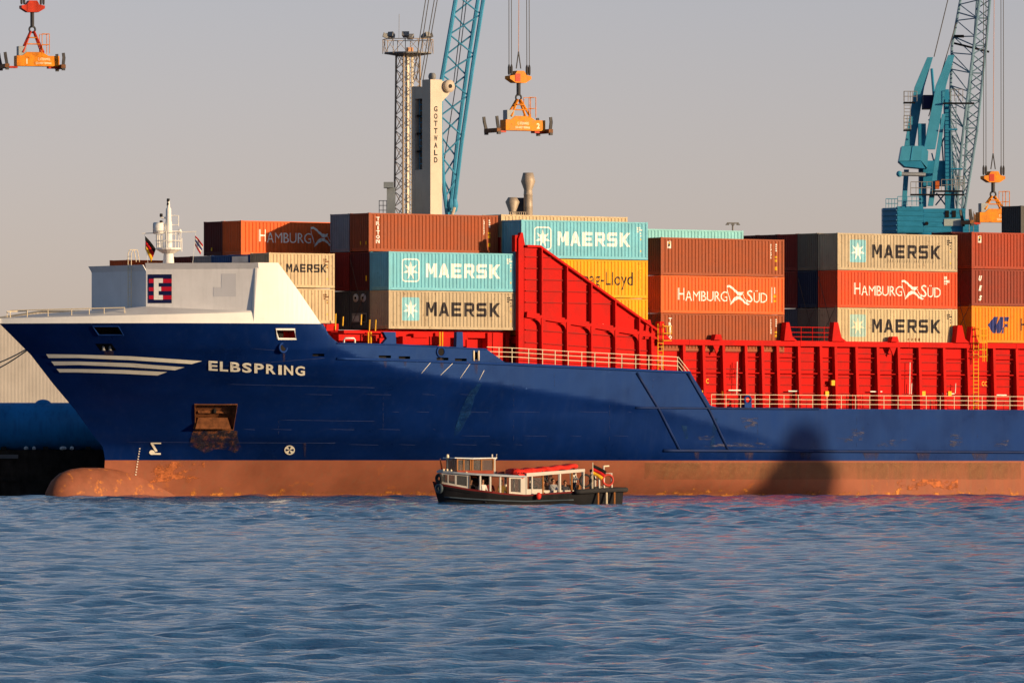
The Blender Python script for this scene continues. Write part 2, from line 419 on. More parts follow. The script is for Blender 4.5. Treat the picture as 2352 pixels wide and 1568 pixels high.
# recesses behind the openings
for nm, a, b, z0, z1, mat, dp in OP:
    c = [(s_of(a,z0), z0), (s_of(b,z0), z0), (s_of(b,z1), z1), (s_of(a,z1), z1)]
    P = [Vector((s, thull(s,z), z)) for s, z in c]; Q = [p + Vector((0, dp, 0)) for p in P]
    if nm == 'anchor_pocket': Q[2].y -= .35; Q[3].y -= .35
    m = MB(); m.add(P+Q, [(0,1,5,4),(1,2,6,5),(2,3,7,6),(3,0,4,7),(4,5,6,7)])
    o = m.build(nm, mat, SHIP, fix=False)
    if nm in ('bow_port', 'mooring_port', 'anchor_pocket'):
        PO = [onhull(s, z, .02) for s, z in c]
        fr = MB(); fr.tube(PO + [PO[0]], .055 if nm != 'bow_port' else .09, 6); fr.build('frame', WHITE if nm == 'bow_port' else (RUST if nm == 'anchor_pocket' else BLUE2), o)
    if nm == 'bow_port':
        m = MB(); m.box(P[0].x+.1, P[0].x+.75, P[0].y+.35, P[0].y+.7, z0, z1); m.build('bollard', DARK, o)
    if nm == 'roller_fairlead':
        for f in (.27, .68):
            x = P[0].x + (P[1].x-P[0].x)*f; y = P[0].y + (P[1].y-P[0].y)*f
            MB().lathe([(.16, 0), (.11, .12), (.11, z1-z0-.12), (.16, z1-z0)], (x, y+.12, z0), 12).build('roller', STEEL, o, True)
    if nm == 'roller_port':
        for f in (.1, .9):
            x = P[0].x + (P[1].x-P[0].x)*f
            MB().tube([(x, P[0].y-.03, z0-.1), (x, P[0].y-.03, z1+.1)], .08, 8).build('roller', RAILW, o, True)
    if nm == 'anchor_pocket':
        d = P[1]-P[0]; up = Vector((0,0,1)); y0 = min(p.y for p in P) + .28
        ctr = (P[0]+P[1]+P[2]+P[3])/4
        ex = d.normalized()
        def AP(u, v, o_): return ctr + ex*u + up*v + Vector((0, o_, 0))
        m = MB(); m.prism([AP(-1.15,.28,.15), AP(1.15,.28,.15), AP(1.25,.5,.15), AP(1.1,.85,.15), AP(-1.1,.85,.15), AP(-1.25,.5,.15)], (0,.4,0))
        m.build('anchor_crown', RUST, o)
        m = MB(); m.prism([AP(-1.35,-.9,.25), AP(1.35,-.9,.25), AP(1.1,-.05,.3), AP(-1.1,-.05,.3)], (0,.3,0)); m.build('anchor_fluke', RUST, o)
        MB().tube([AP(0,.3,.12), AP(0,.75,.1)], .16, 8).build('anchor_shank', DARK, o)
# rust run under the anchor pocket, a thin scale laid on the plating
RUNM = decal('rust_run', (.035,.028,.035), .62, (1.6,1.6,.7), .18, .25, (.30,.10,.03))
def hull_art(name, VF_px, mat, off=.05, step=20, parent=SHIP):
    """artwork given in photo measures, laid on the plating"""
    V, F = VF_px
    xs = np.arange(min(v[0] for v in V)+step, max(v[0] for v in V), step); ys = np.arange(min(v[1] for v in V)+step, max(v[1] for v in V), step)
    def fm(x, y):
        s, t, z = hullpt(x, y); return onhull(s, z, off)
    return applied(name, (V, F), fm, mat, parent, xs, ys)
def jag(pts, amp=3, n=5):
    out = []
    for i in range(len(pts)):
        (xa, ya), (xb, yb) = pts[i], pts[(i+1) % len(pts)]
        for k in range(n):
            f = k/n; out.append((xa+(xb-xa)*f + (random.uniform(-amp, amp) if k else 0), ya+(yb-ya)*f + (random.uniform(-amp, amp) if k else 0)))
    return out
hull_art('rust_run', poly2(jag([(444,988),(545,988),(553,1024),(540,1038),(500,1030),(470,1040),(434,1022)], 2.5, 4)), RUNM, .04)
# name, stripes, marks
for pts in ([(106,812),(180,813),(300,817),(464,828),(440,835),(300,826),(180,821),(112,821)],
            [(118,829),(180,829),(300,833),(424,842),(402,849),(300,842),(180,837),(125,838)],
            [(130,846),(180,846),(280,848),(384,853),(362,861),(280,857),(180,854),(137,854)]):
    hull_art('bow_stripe', poly2(pts), CREAMW)
nx = [479, 505, 529, 556, 584, 611, 639, 652, 678]; nw = [21, 19, 23, 22, 22, 22, 8, 21, 22]
for ch, x, w in zip('ELBSPRING', nx, nw):
    g = glyphs(ch, w, 22, bold=.03); y = 850 + (x-479)/200*11.5
    g = ([(x + a, y - b + (a-w/2)*.055) for a, b in g[0]], g[1])
    hull_art('name_letter', g, CREAMW, step=12)
hull_art('bulb_mark', merge2((rect2(346,1015,370,1018),0,0), (poly2([(346,1018),(351,1016),(362,1035),(357,1037)]),0,0), (rect2(352,1039,369,1043),0,0),
         (poly2([(349+6.5*math.cos(i*.52), 1038+5.5*math.sin(i*.52)) for i in range(12)]),0,0)), CREAMW, step=8)
disc = []
for k in range(4):
    a0 = k*math.pi/2 + .35
    disc.append((poly2([(665,1032)] + [(665+11*math.cos(a0+i*.12), 1032+10*math.sin(a0+i*.12)) for i in range(8)]), 0, 0))
ringo = [(665+12*math.cos(i*.2618), 1032+11*math.sin(i*.2618)) for i in range(24)]; ringi = [(665+9.5*math.cos(i*.2618), 1032+8.5*math.sin(i*.2618)) for i in range(24)]
disc.append(((ringo+ringi, [(i,(i+1)%24,24+(i+1)%24,24+i) for i in range(24)]), 0, 0))
hull_art('thruster_mark', merge2(*disc), CREAMW, step=50)
dm = [(rect2(320-(y-1025)*.16, y, 323-(y-1025)*.16, y+2.4),0,0) for y in range(1028, 1100, 6)]
hull_art('draught_marks', merge2(*dm), CREAMW, .06, step=50)
for pts in ([(290,1015),(770,1017)], [(640,964),(860,967)], [(520,882),(860,890)], [(490,842),(745,822)], [(575,800),(640,805)]):
    hull_line('weld_seam', pts, .009, paint('seam', (.04,.055,.13), rough=.6, var=.5, vscale=4), .004)
for pts in ([(990,831),(968,857)], [(1041,833),(1012,861)], [(1080,835),(1057,868)], [(1112,850),(1101,872)]):
    hull_line('stiffener_mark', pts, .02, CREAMW, .0)
for x, y0, y1 in ((1273,846,905),(1500,870,900),(1740,945,1028),(1968,945,1030),(2245,962,1030),(880,900,990),(640,930,1010),(1180,880,1020),(1400,930,1030)):
    for k in range(int((y1-y0)/12)):
        if random.random() < .75: hull_line('plate_seam', [(x,y0+12*k),(x+random.uniform(-1,1),y0+12*k+random.uniform(4,12))], .011, MAT['seam'], .003)
for y, xa, xb in ((905,700,1100),(945,900,1450),(985,560,1000),(1000,1060,1500),(1020,800,1200)):
    x = xa
    while x < xb:
        w = random.uniform(15, 70); hull_line('plate_seam', [(x,y),(min(xb,x+w),y+1.5)], .008, MAT['seam'], .003); x += w + random.uniform(20, 90)
RSTK = decal('rust_streak', (.07,.045,.045), .66, (5,5,.5), .25, .3, None, .55)
for x, y, w, h in ((652,806,5,40),(1012,818,5,26),(1093,826,9,34),(884,823,8,22),(930,825,7,18),(1016,828,6,20),(250,806,22,26),(700,1017,6,34),(1850,1036,30,22),(2000,1037,40,20),(2120,1037,34,20),(2250,1038,40,20),(1600,1036,12,18),(1720,1036,22,20)):
    hull_art('rust_streak', poly2([(x-w/2,y),(x+w/2,y),(x+w*.35,y+h),(x-w*.3,y+h*.9)]), RSTK, .03)
SCUFF = decal('scuff', (.055,.06,.11), .56, (1.2,1.2,7), .06)
TEAL = decal('touch_up', (.004,.035,.13), .52, (.9,.9,1.4), .2)
for pts in ([(1098,878),(1106,880),(1085,930),(1060,985),(1042,1005),(1052,960),(1075,905)],): hull_art('touch_up_patch', poly2(jag(pts, 3, 3)), TEAL, .03)
for pts in ([(1640,960),(1648,960),(1641,1028),(1630,1028)], [(1565,975),(1578,978),(1580,1005),(1574,1008)]): hull_art('touch_up_patch', poly2(jag(pts, 2, 3)), TEAL, .03)
for pts in ([(1602,1003),(1620,1000),(1640,1002),(1634,1008),(1612,1010)], [(1600,1022),(1700,1016),(1780,1020),(1760,1026),(1650,1027)], [(1920,1004),(1965,1003),(1955,1014),(1925,1013)],
            [(2010,1018),(2090,1005),(2060,1025),(2015,1026)], [(1700,960),(1740,958),(1740,975),(1712,985)], [(2270,1015),(2318,1010),(2314,1024),(2275,1026)],
            [(1954,985),(1985,980),(1980,1010),(1958,1004)], [(2181,993),(2212,993),(2212,1024),(2181,1024)]):
    hull_art('scuff_mark', poly2(jag(pts, 2.2, 4)), SCUFF, .03)
# weed and rust along the waterline, and bare orange patches
CRUST = decal('waterline_crust', (.55,.20,.05), .50, (1.3,1.3,1.6), .06, -.25)
hull_art('waterline_crust', rect2(430,1112,2340,1140), CRUST, .03, 30)
BARE = decal('bare_primer', (.44,.13,.045), .54, (.8,.8,1.6), .05)
for q in ((345,1060,470,1108), (2060,1100,2200,1125)): hull_art('bare_primer', rect2(*q), BARE, .03, 25)
GRIME = decal('grime_stain', (.22,.125,.06), .62, (.7,.7,.12), .3, .14, None, .7)
hull_art('grime_stain', rect2(1480,1062,2345,1100), GRIME, .035, 30)
# rubbing strakes and fenders
STRK = paint('strake_blue', (.008,.022,.09), rough=.5, var=.3, rust=.45, rscale=3)
hull_line('rubbing_strake', [(1523,1034),(2352,1038),(2500,1039)], .13, STRK)
hull_line('rubbing_strake', [(1460,936),(1880,939)], .09, STRK)
hull_line('diagonal_fender', [(1462,856),(1512,938),(1560,1032)], .11, STRK)
hull_line('diagonal_fender', [(1578,856),(1630,945),(1672,1033)], .11, STRK)
hull_line('sheer_strake', [(773,823),(1000,830),(1159,836),(1300,843),(1585,855)], .10, BLUE2)
hull_line('cap_rail', [(773,788),(908,791),(1118,802)], .06, BLUE2)
for x, y, r in ((650,798,.34), (1012,808,.36)):
    s, t, z = hullpt(x, y); c = onhull(s, z, .03)
    o = MB().ring(c, (0,1,0), r, .09).build('round_fairlead', BLUE2, SHIP, True)
    MB().disc(c + Vector((0,.02,0)), (0,1,0), r, .06).build('fairlead_hole', DARK, o)
s, z = sz(1718, 918, .1)
MB().ring((s, .15, z), (0,1,0), .3, .1).build('round_fairlead', BLUE2, SHIP, True); block('fairlead_foot', s-.35, s+.35, .06, .4, DECKZ-.02, z-.25, BLUE2, SHIP)
# bulbous bow
m = MB(); ring = []
prof = [(-23.1,.05),(-23.05,.5),(-22.85,.95),(-22.4,1.4),(-21.8,1.72),(-21,1.92),(-20,2.0),(-18.5,2.0),(-16,1.98),(-13,1.85),(-9,1.6),(-4,1.1)]
for s, r in prof:
    for k in range(28):
        a = 2*math.pi*k/28; m.v.append((s, HB + .85*r*math.cos(a), -.45 - max(0,(s+18))*.06 + 1.32*r*math.sin(a)))
for i in range(len(prof)-1):
    for k in range(28): m.f.append((i*28+k, i*28+(k+1)%28, (i+1)*28+(k+1)%28, (i+1)*28+k))
m.f.append(tuple(range(28)))
BULB = paint('bulb_red', (0.25, 0.085, 0.048), rough=0.6, var=0.2, vscale=0.8, streak=0.2, streakcol=(.2,.13,.08), rust=0.9, rustcol=(0.55,0.19,0.04), rscale=1.1, rthr=.56, bump=.1)
m.build('bulbous_bow', BULB, SHIP, True)

# ---- white whaleback, breakwater and side screens
def hb(sg): # bulwark height
    s = s_of(sg, ZWHITE); return float(np.interp(s, [-27.4, -20, -12], [.38, .62, .85]))
cols = [g for g in sigs if g <= sig_of(-12.0, ZWHITE)]
lowr, topr = [], []
for g in cols:
    s = s_of(g, ZWHITE); t = thull(s, ZWHITE); h = hb(g)
    lowr.append(Vector((s, t, ZWHITE))); topr.append(Vector((s + .1*h, min(HB, t + .22*h), ZWHITE + h)))
def flip(p): return Vector((p.x, 2*HB - p.y, p.z))
for sd in (0, 1):
    A, B = ([flip(p) for p in lowr], [flip(p) for p in topr]) if sd else (lowr, topr)
    m = MB(); n = len(A); m.add(A+B, [(i, i+1, n+i+1, n+i) for i in range(n-1)]); m.build('bow_bulwark', WHITE, SHIP, True)
P0 = Vector((-12.3, thull(-12.3, ZWHITE)+.15, 13.75)); P1 = Vector((-18.3, 7.2, 14.2)); P2 = Vector((-18.5, 14.1, 13.9)); P3 = Vector((-13.6, 17.9, 13.9))
path = [P0, P1, P2]
def along(f):
    L = [(path[i+1]-path[i]).length for i in range(2)]; d = f*sum(L)
    return path[0].lerp(path[1], d/L[0]) if d < L[0] else path[1].lerp(path[2], min(1, (d-L[0])/L[1]))
m = MB(); n = len(topr); K = 6
for i, p in enumerate(topr):
    f = 1 - i/(n-1); q = along(f) + Vector((.02, 0, 0))
    for k in range(K+1):
        u = k/K; r = p.lerp(q, u); r.z += .12*math.sin(math.pi*u); m.v.append(tuple(r))
for i in range(n-1):
    for k in range(K): m.f.append((i*(K+1)+k, (i+1)*(K+1)+k, (i+1)*(K+1)+k+1, i*(K+1)+k+1))
DKG = paint('whaleback_grey', (.55,.55,.56), rough=.45, var=.08, vscale=.5)
m.build('whaleback_cover', DKG, SHIP, True)
m = MB(); n = len(topr)
for i, p in enumerate(topr):
    q = P2.lerp(P3, 1 - i/(n-1)); m.v += [tuple(flip(p)), tuple(q)]
for i in range(n-1): m.f.append((2*i, 2*i+2, 2*i+3, 2*i+1))
m.build('whaleback_cover', DKG, SHIP, True)
WALLM = paint('breakwater_white', (.66,.66,.68), rough=.42, var=.07, vscale=.7, streak=.4, streakcol=(.52,.52,.53))
def wall(name, a, b, z0a, z0b, ztp, mat, out=.32, flare=.45, bump=0):
    d = (b-a); nrm = Vector((d.y, -d.x, 0)).normalized()
    if nrm.x > 0: nrm = -nrm
    mk = lambda p, z, o: Vector((p.x, p.y, z)) + nrm*o
    m = MB()
    pf = [mk(a,z0a-.3,0), mk(a,ztp-flare,0), mk(a,ztp,out), mk(a,ztp,out-.15), mk(a,ztp-flare,-.15), mk(a,z0a-.3,-.15)]
    pb = [mk(b,z0b-.3,0), mk(b,ztp-flare,0), mk(b,ztp,out), mk(b,ztp,out-.15), mk(b,ztp-flare,-.15), mk(b,z0b-.3,-.15)]
    m.add(pf+pb, [(0,1,7,6),(1,2,8,7),(2,3,9,8),(3,4,10,9),(4,5,11,10),(5,0,6,11),(0,5,4,3,2,1),(6,7,8,9,10,11)])
    o = m.build(name, mat, SHIP); return o, nrm
bw, nd = wall('breakwater_wall', P0, P1, 13.6, 14.1, 17.4, WALLM)
wall('breakwater_wall', P1 + Vector((-.001,.001,0)), P2, 14.1, 13.8, 17.28, WALLM)
wall('breakwater_wall', P2, P3, 13.8, 13.8, 17.2, WALLM, out=.1)
# side screen
tops = [(-12.6,17.42),(-10.85,17.42),(-7.35,ZWHITE)]
m = MB(); n = 0
cs = sorted(set(list(np.linspace(-12.75,-10.85,6)) + list(np.linspace(-10.85,-7.36,10))))
for s in cs:
    t = thull(s, ZWHITE) + .03; zt = float(np.interp(s, [-10.85,-7.35], [17.42, ZWHITE+.02]))
    sl = s + (.25 if s < -12.7 else 0)
    m.v += [(s, t, ZWHITE+.003), (sl, t+.12, zt), (sl, t+.34, zt), (s, t+.25, ZWHITE+.003)]
for i in range(len(cs)-1):
    for k in range(4): m.f.append((4*i+k, 4*i+4+k, 4*i+4+(k+1)%4, 4*i+(k+1)%4))
m.f += [(0,1,2,3), tuple(4*(len(cs)-1)+k for k in (3,2,1,0))]
m.build('side_screen', WHITE, SHIP)
m = MB()   # curved white lip under the screen
for i in range(9):
    a = i/8*math.pi/2; m.v += [(-6.9+1.2*(1-math.cos(a)), .12, 12.35-1.0*math.sin(a)), (-6.9+1.2*(1-math.cos(a)), .45, 12.3-1.0*math.sin(a))]
for i in range(8): m.f.append((2*i,2*i+2,2*i+3,2*i+1))
m.build('bulwark_lip', WHITE, SHIP)
# square emblem on the breakwater
ex = (P0-P1); ex.z = 0; ex.normalize()
EP = P1 + ex*.15; 
def em(x, y): return EP + ex*x + Vector((0,0,y)) + nd*.02 - Vector((0,0,EP.z))
E0x, E0z, EW, EH = 0.0, 14.42, 1.8, 2.15
def er(x0, y0, x1, y1): return rect2(E0x+x0*EW, E0z+y0*EH, E0x+x1*EW, E0z+y1*EH)
emb = applied('emblem', er(0,0,1,1), em, NAVY, bw)
def em2(x, y): return em(x, y) + nd*.012
def em3(x, y): return em(x, y) + nd*.02
applied('emblem_red', merge2(*[(er(*q),0,0) for q in ((.04,.70,.26,.84),(.04,.42,.26,.55),(.04,.14,.26,.27),(.63,.70,1,.84),(.56,.42,1,.57),(.63,.13,1,.27))]), em2, LRED, bw)
applied('emblem_letter', merge2(*[(er(*q),0,0) for q in ((.25,.12,.45,.86),(.452,.70,.63,.86),(.452,.12,.63,.28),(.452,.42,.555,.57))]), em3, WHITE, bw)
def em4(x, y): return em(x, y)
def wp(f, z): return P1 + ex*f + Vector((0,0,z-P1.z)) + nd*.012
m = MB(); m.add([wp(5.7,14.9), wp(6.8,14.9), wp(6.8,16.6), wp(5.7,16.6)], [(0,1,2,3)]); m.add([wp(5.1,14.9), wp(5.697,14.9), wp(5.697,15.6), wp(5.1,15.6)], [(0,1,2,3)])
m.build('overpainted_patch', paint('patch_grey', (.53,.54,.58), rough=.5, var=.05), SHIP)
# ladder with hoops on the breakwater, bow rails
LP = P1.lerp(P2, .22); nf = Vector((-1,0,0))
for d in (0, .42): bar('ladder_rail', LP + Vector((-.25, d, -.2)), LP + Vector((-.25, d, 4.0)), .03, RAILW, SHIP)
for i in range(13): bar('ladder_rung', LP + Vector((-.25,0,.2+i*.3)), LP + Vector((-.25,.42,.2+i*.3)), .018, RAILW, SHIP)
for d in (0,.42): MB().tube([LP+Vector((-.25,d,4.0)), LP+Vector((-.1,d,4.3)), LP+Vector((.3,d,4.3)), LP+Vector((.5,d,3.4))], .03, 6).build('ladder_hoop', RAILW, SHIP)
def rail_along(pts, rails, r, mat, post=1.4, first=True):
    P = [Vector(p) for p in pts]
    for h in rails:
        for i in range(len(P)-1): bar('guard_rail', P[i]+Vector((0,0,h)), P[i+1]+Vector((0,0,h)), r, mat, SHIP)
    for i in range(len(P)-1):
        n = max(1, round((P[i+1]-P[i]).length/post))
        for k in range(n + (i == len(P)-2)):
            q = P[i].lerp(P[i+1], k/n); bar('stanchion', q, q + Vector((0,0,max(rails))), r*1.15, mat, SHIP)
idx = [int(i) for i in np.linspace(5, len(topr)-22, 7)]
def inb(p, d=.45): return p + Vector((.2, d, -.05))
pts = [inb(topr[i]) for i in idx]
MB().tube([pts[0]] + [p + Vector((0,0,.62)) for p in pts] + [pts[-1]], .045, 6).build('bow_rail', RAILW, SHIP)
for p in pts[1:-1]: bar('stanchion', p, p + Vector((0,0,.62)), .03, RAILW, SHIP)
pts = [flip(inb(topr[i])) for i in idx]
MB().tube([pts[0]] + [p + Vector((0,0,.55)) for p in pts] + [pts[-1]], .045, 6).build('bow_rail', RAILW, SHIP)
# ---- fore mast
MT = Vector((*((lambda q: (q[0], 12.0))(sz(387, 600, 12.0))), 0))
ms, _ = sz(387, 600, 12.0); zb = 16.05
m = MB().lathe([(.5,0),(.44,1.4),(.36,2.3),(.29,2.6),(.27,4.5),(.22,4.7),(.2,5.6),(.12,5.7),(.09,6.3)], (ms, 12.0, zb), 14)
mast = m.build('foremast', WHITE, SHIP, True)
MB().lathe([(.45,2.25),(.95,2.55),(.95,2.66),(.4,2.7)], (ms,12.0,zb), 16).build('mast_platform', WHITE, mast)
for k in range(8):
    a = k*math.pi/4; bar('platform_stanchion', (ms+.9*math.cos(a),12+.9*math.sin(a),zb+2.6), (ms+.95*math.cos(a),12+.95*math.sin(a),zb+3.9), .03, WHITE, mast)
for h in (3.2, 3.9): MB().ring((ms,12,zb+h),(0,0,1),.95,.03,20,5).build('platform_rail', WHITE, mast)
VX, VY = CA, -SA      # screen-right direction in ship frame
def mp(u, h, dpt=0): return Vector((ms + u*CA + dpt*SA, 12.0 - u*SA + dpt*CA, zb + h))
MB().disc(mp(-.75,4.15), (CA,-SA,0), .44, .75).build('radar_drum', WHITE, mast, True)
MB().disc(mp(-1.13,4.15), (CA,-SA,0), .38, .06).build('drum_opening', NAVY, mast)
for p0, p1, r in ((mp(-.8,3.8), mp(-.75,2.7), .16), (mp(-.5,3.6), mp(-.45,2.7), .09), (mp(0,4.9), mp(-.55,4.95), .07), (mp(0,4.4), mp(-.55,4.4), .07)):
    bar('mast_bracket', p0, p1, r, WHITE, mast)
for u, h in ((-.55,5.12), (-.55,4.6), (-.02,5.95), (-.02,6.25)): MB().lathe([(.1,-.13),(.12,0),(.1,.13)], mp(u,h), 10).build('navigation_light', BLACK, mast)
for p0, p1 in ((mp(.2,5.1), mp(.75,5.1)), (mp(.75,5.1), mp(.75,4.3)), (mp(.2,4.4), mp(.75,4.4)), (mp(.2,3.7), mp(.8,3.7)), (mp(-2.0,3.75), mp(2.1,3.9)), (mp(1.0,3.4), mp(1.0,2.4))):
    bar('mast_spar', p0, p1, .035, WHITE, mast)
MB().sphere(mp(.85,3.95), .14).build('antenna_dome', WHITE, mast, True)
# flags
def flag(name, label, cat, origin, rz, bands, w, h, mats, droop=.5, n=10, nb=12):
    root = thing(name, label, cat, origin, rz)
    for b in range(bands):
        m = MB()
        for j in range(3):
            v = (b + j/2)/bands
            for i in range(n+1):
                u = i/n
                m.v.append((w*u*(1-.45*droop*v), .1*math.sin(u*6+v*2)*u, -h*v - w*droop*u*(.9 + .3*u)))
        for j in range(2):
            for i in range(n): m.f.append((j*(n+1)+i, j*(n+1)+i+1, (j+1)*(n+1)+i+1, (j+1)*(n+1)+i))
        o = m.build('band', mats[b], root, True, fix=False)
        md = o.modifiers.new('thick', 'SOLIDIFY'); md.thickness = .012
    return root
FB = paint('flag_black', (.012,.012,.012), rough=.9); FR = paint('flag_red', (.45,.012,.015), rough=.9); FY = paint('flag_gold', (.60,.32,.02), rough=.9); FW = paint('flag_white', (.75,.72,.68), rough=.9); FBL = paint('flag_blue', (.02,.04,.2), rough=.9)
q = SHIP0 + Matrix.Rotation(YAW, 3, 'Z') @ mp(-1.75, 3.55)
flag('national_flag', 'black red and gold flag drooping left of the ship\'s white foremast', 'flag', q, 0, 3, .8, 1.0, (FB, FR, FY), 1.0)
q = SHIP0 + Matrix.Rotation(YAW, 3, 'Z') @ mp(2.0, 3.6)
flag('signal_flag', 'small red white and dark blue flag hanging right of the ship\'s white foremast', 'flag', q, -.3, 5, .65, .75, (FR, FW, FBL, FW, FR), .9)
bar('flag_halyard', mp(2.05,3.9), mp(1.7,.2), .012, WHITE, mast); bar('flag_halyard', mp(-1.8,3.75), mp(-1.4,.2), .012, WHITE, mast)
# ---- windlass deck under the forward stacks (between bulwark and boxes)
def pz(x, y, t): return sz(x, y, t)
def shipbox(name, x0, y0, x1, y1, t0, t1, mat, parent=SHIP):
    a, zt = sz(x0, y0, t0); b, zb_ = sz(x1, y1, t0)
    return block(name, a, b, t0, t1, zb_, zt, mat, parent)
CZ = 12.45
shipbox('hatch_coaming', 760, 762, 1192, 835, 3.2, 3.5, RED)
for x0, y0, x1, y1, t0 in ((790,758,845,766,1.6),(778,767,870,783,2.0),(842,760,890,765,1.9),(872,776,890,790,1.8),(925,772,1010,792,2.2),(950,766,985,775,2.0),(1012,775,1034,795,2.3),(1060,770,1075,795,2.2),(1072,780,1090,800,2.1)):
    shipbox('deck_box', x0, y0, x1, y1, t0, t0+.8, RED)
for x0, x1 in ((1000,1008),(1120,1130),(1132,1156),(1162,1170)): shipbox('coaming_stay', x0, 764, x1, 836, 2.4, 3.2, RED)
for x0 in (846, 852, 1010, 1016): 
    a, z1 = sz(x0, 762, 1.4); b, z0 = sz(x0, 798, 1.4); bar('vent_pipe', (a,1.4,z0), (a,1.4,z1), .06, YEL, SHIP)
for x, y0, y1 in ((787,727,748),(829,722,746),(848,734,760),(862,734,760),(889,733,757),(904,731,757),(770,720,757)):
    a, z1 = sz(x, y0, 2.2); b, z0 = sz(x, y1, 2.2); bar('yellow_post', (a,2.2,z0), (a+.05,2.2,z1), .055, YEL, SHIP)
for x0, x1, w in ((888,908,1), (1048,1062,0)):
    a, z1 = sz(x0, 762, .35); b, _ = sz(x1, 762, .35); z0 = ztop(a) - .1
    m = MB(); m.prism([(a-(.55 if w else .05),.3,z0),(b+.05,.3,z0),(b,.3,z1),(a-(.35 if w else 0),.3,z1),(a,.3,z1-.5)], (0,.35,0)); m.build('stack_support', BLUE2, SHIP)
a, z1 = sz(790, 780, .4); b, z0 = sz(815, 790, .4)
MB().tube([(a,.4,z0-.1),(a,.4,z1),(a+.1,.4,z1+.12),(b-.1,.4,z1+.12),(b,.4,z1),(b,.4,z0-.1)], .07, 8).build('pipe_hoop', WHITE, SHIP, True)
STF = paint('stiffener_shadow_red', (.25,.008,.007), rough=.6, var=.3, vscale=2)  # red darkened to put the stiffeners' shadow lines into the paint
# ---- sloping wind screen
TS = 1.15
def scr(x, y, t=TS): s, z = sz(x, y, t); return Vector((s, t, z))
poly = [scr(1203,563), scr(1234,564), scr(1330,632), scr(1420,697), scr(1503,756), scr(1503,852), scr(1203,838)]
MB().prism(poly, (0,.08,0)).build('wind_screen', RED, SHIP)
m = MB(); m.prism([scr(1191,548), scr(1197,534), scr(1201,534), scr(1206,562), scr(1204,838), scr(1191,838)], (0,.35,0)); m.build('screen_post', RED, SHIP)
def beam_line(name, p0, p1, w, out, mat=RED):
    """flat bar standing out from the screen along a line"""
    d = (p1-p0).normalized(); n = Vector((0,-1,0)); sd = d.cross(n).normalized()*w/2
    MB().hexa([p0-sd, p0+sd, p0+sd+n*out, p0-sd+n*out], [p1-sd, p1+sd, p1+sd+n*out, p1-sd+n*out]).build(name, mat, SHIP)
beam_line('screen_flange', scr(1206,565), scr(1236,566), .16, .32); beam_line('screen_flange', scr(1236,566), scr(1504,757), .16, .32)
beam_line('screen_girder', scr(1206,722), scr(1500,770), .42, .26)
for x in (1238, 1296, 1352, 1407, 1462, 1490):
    yt = 566 + (x-1236)*(191/268); ym = 722 + (x-1206)*(48/294)
    beam_line('screen_fin', scr(x, yt+4), scr(x, ym-4), .10, .42); beam_line('screen_fin', scr(x, ym+4), scr(x+1, 838+(x-1203)*.045), .12, .40)
for x in (1238, 1296, 1352, 1407, 1462):
    ym = 722 + (x-1206)*(48/294) + 6
    for sd in (-1, 1):
        p = scr(x + sd*1.5, ym); q = []
        for i in range(6):
            an = math.pi/2*i/5; q.append(p + Vector((sd*.62*(1-math.sin(an)), -.24, -.62*(1-math.cos(an)) - .02)))
        MB().prism([p + Vector((0,-.24,.1))] + q[::-1] if sd > 0 else [p + Vector((0,-.24,.1))] + q[::-1], (0,-.1,0)).build('girder_knee', RED, SHIP)
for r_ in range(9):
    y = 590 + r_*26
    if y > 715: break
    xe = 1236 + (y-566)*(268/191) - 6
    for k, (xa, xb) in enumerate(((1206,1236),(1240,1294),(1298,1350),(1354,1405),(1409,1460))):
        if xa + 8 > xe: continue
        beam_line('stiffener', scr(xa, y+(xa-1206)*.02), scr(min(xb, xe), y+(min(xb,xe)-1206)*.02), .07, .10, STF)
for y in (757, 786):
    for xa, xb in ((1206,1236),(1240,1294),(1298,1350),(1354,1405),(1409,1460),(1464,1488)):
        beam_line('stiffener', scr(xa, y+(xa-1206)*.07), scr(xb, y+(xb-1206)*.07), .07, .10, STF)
LAMP = paint('lamp_white', (.8,.78,.7), rough=.4)
for x, y in ((1370,735),(1460,752)):
    p = scr(x, y+10); bar('tube_lamp', p+Vector((-.5,-.2,0)), p+Vector((.55,-.2,-.02)), .06, LAMP, SHIP)
# brackets at the top of the post and handrails
for x, y in ((1148,545),(1183,540)): shipbox('stack_bracket', x, y, x+9, y+38, 4.2 if x < 1160 else 1.3, 4.5 if x < 1160 else 1.7, RED)
for y in (548, 562): a, z = sz(1155, y, 4.3); b, _ = sz(1188, y, 4.3); bar('guard_rail', (a,4.3,z), (b,4.3,z), .04, STEEL, SHIP)
shipbox('bridge_beam', 1148, 575, 1192, 582, 4.2, 4.5, RED)
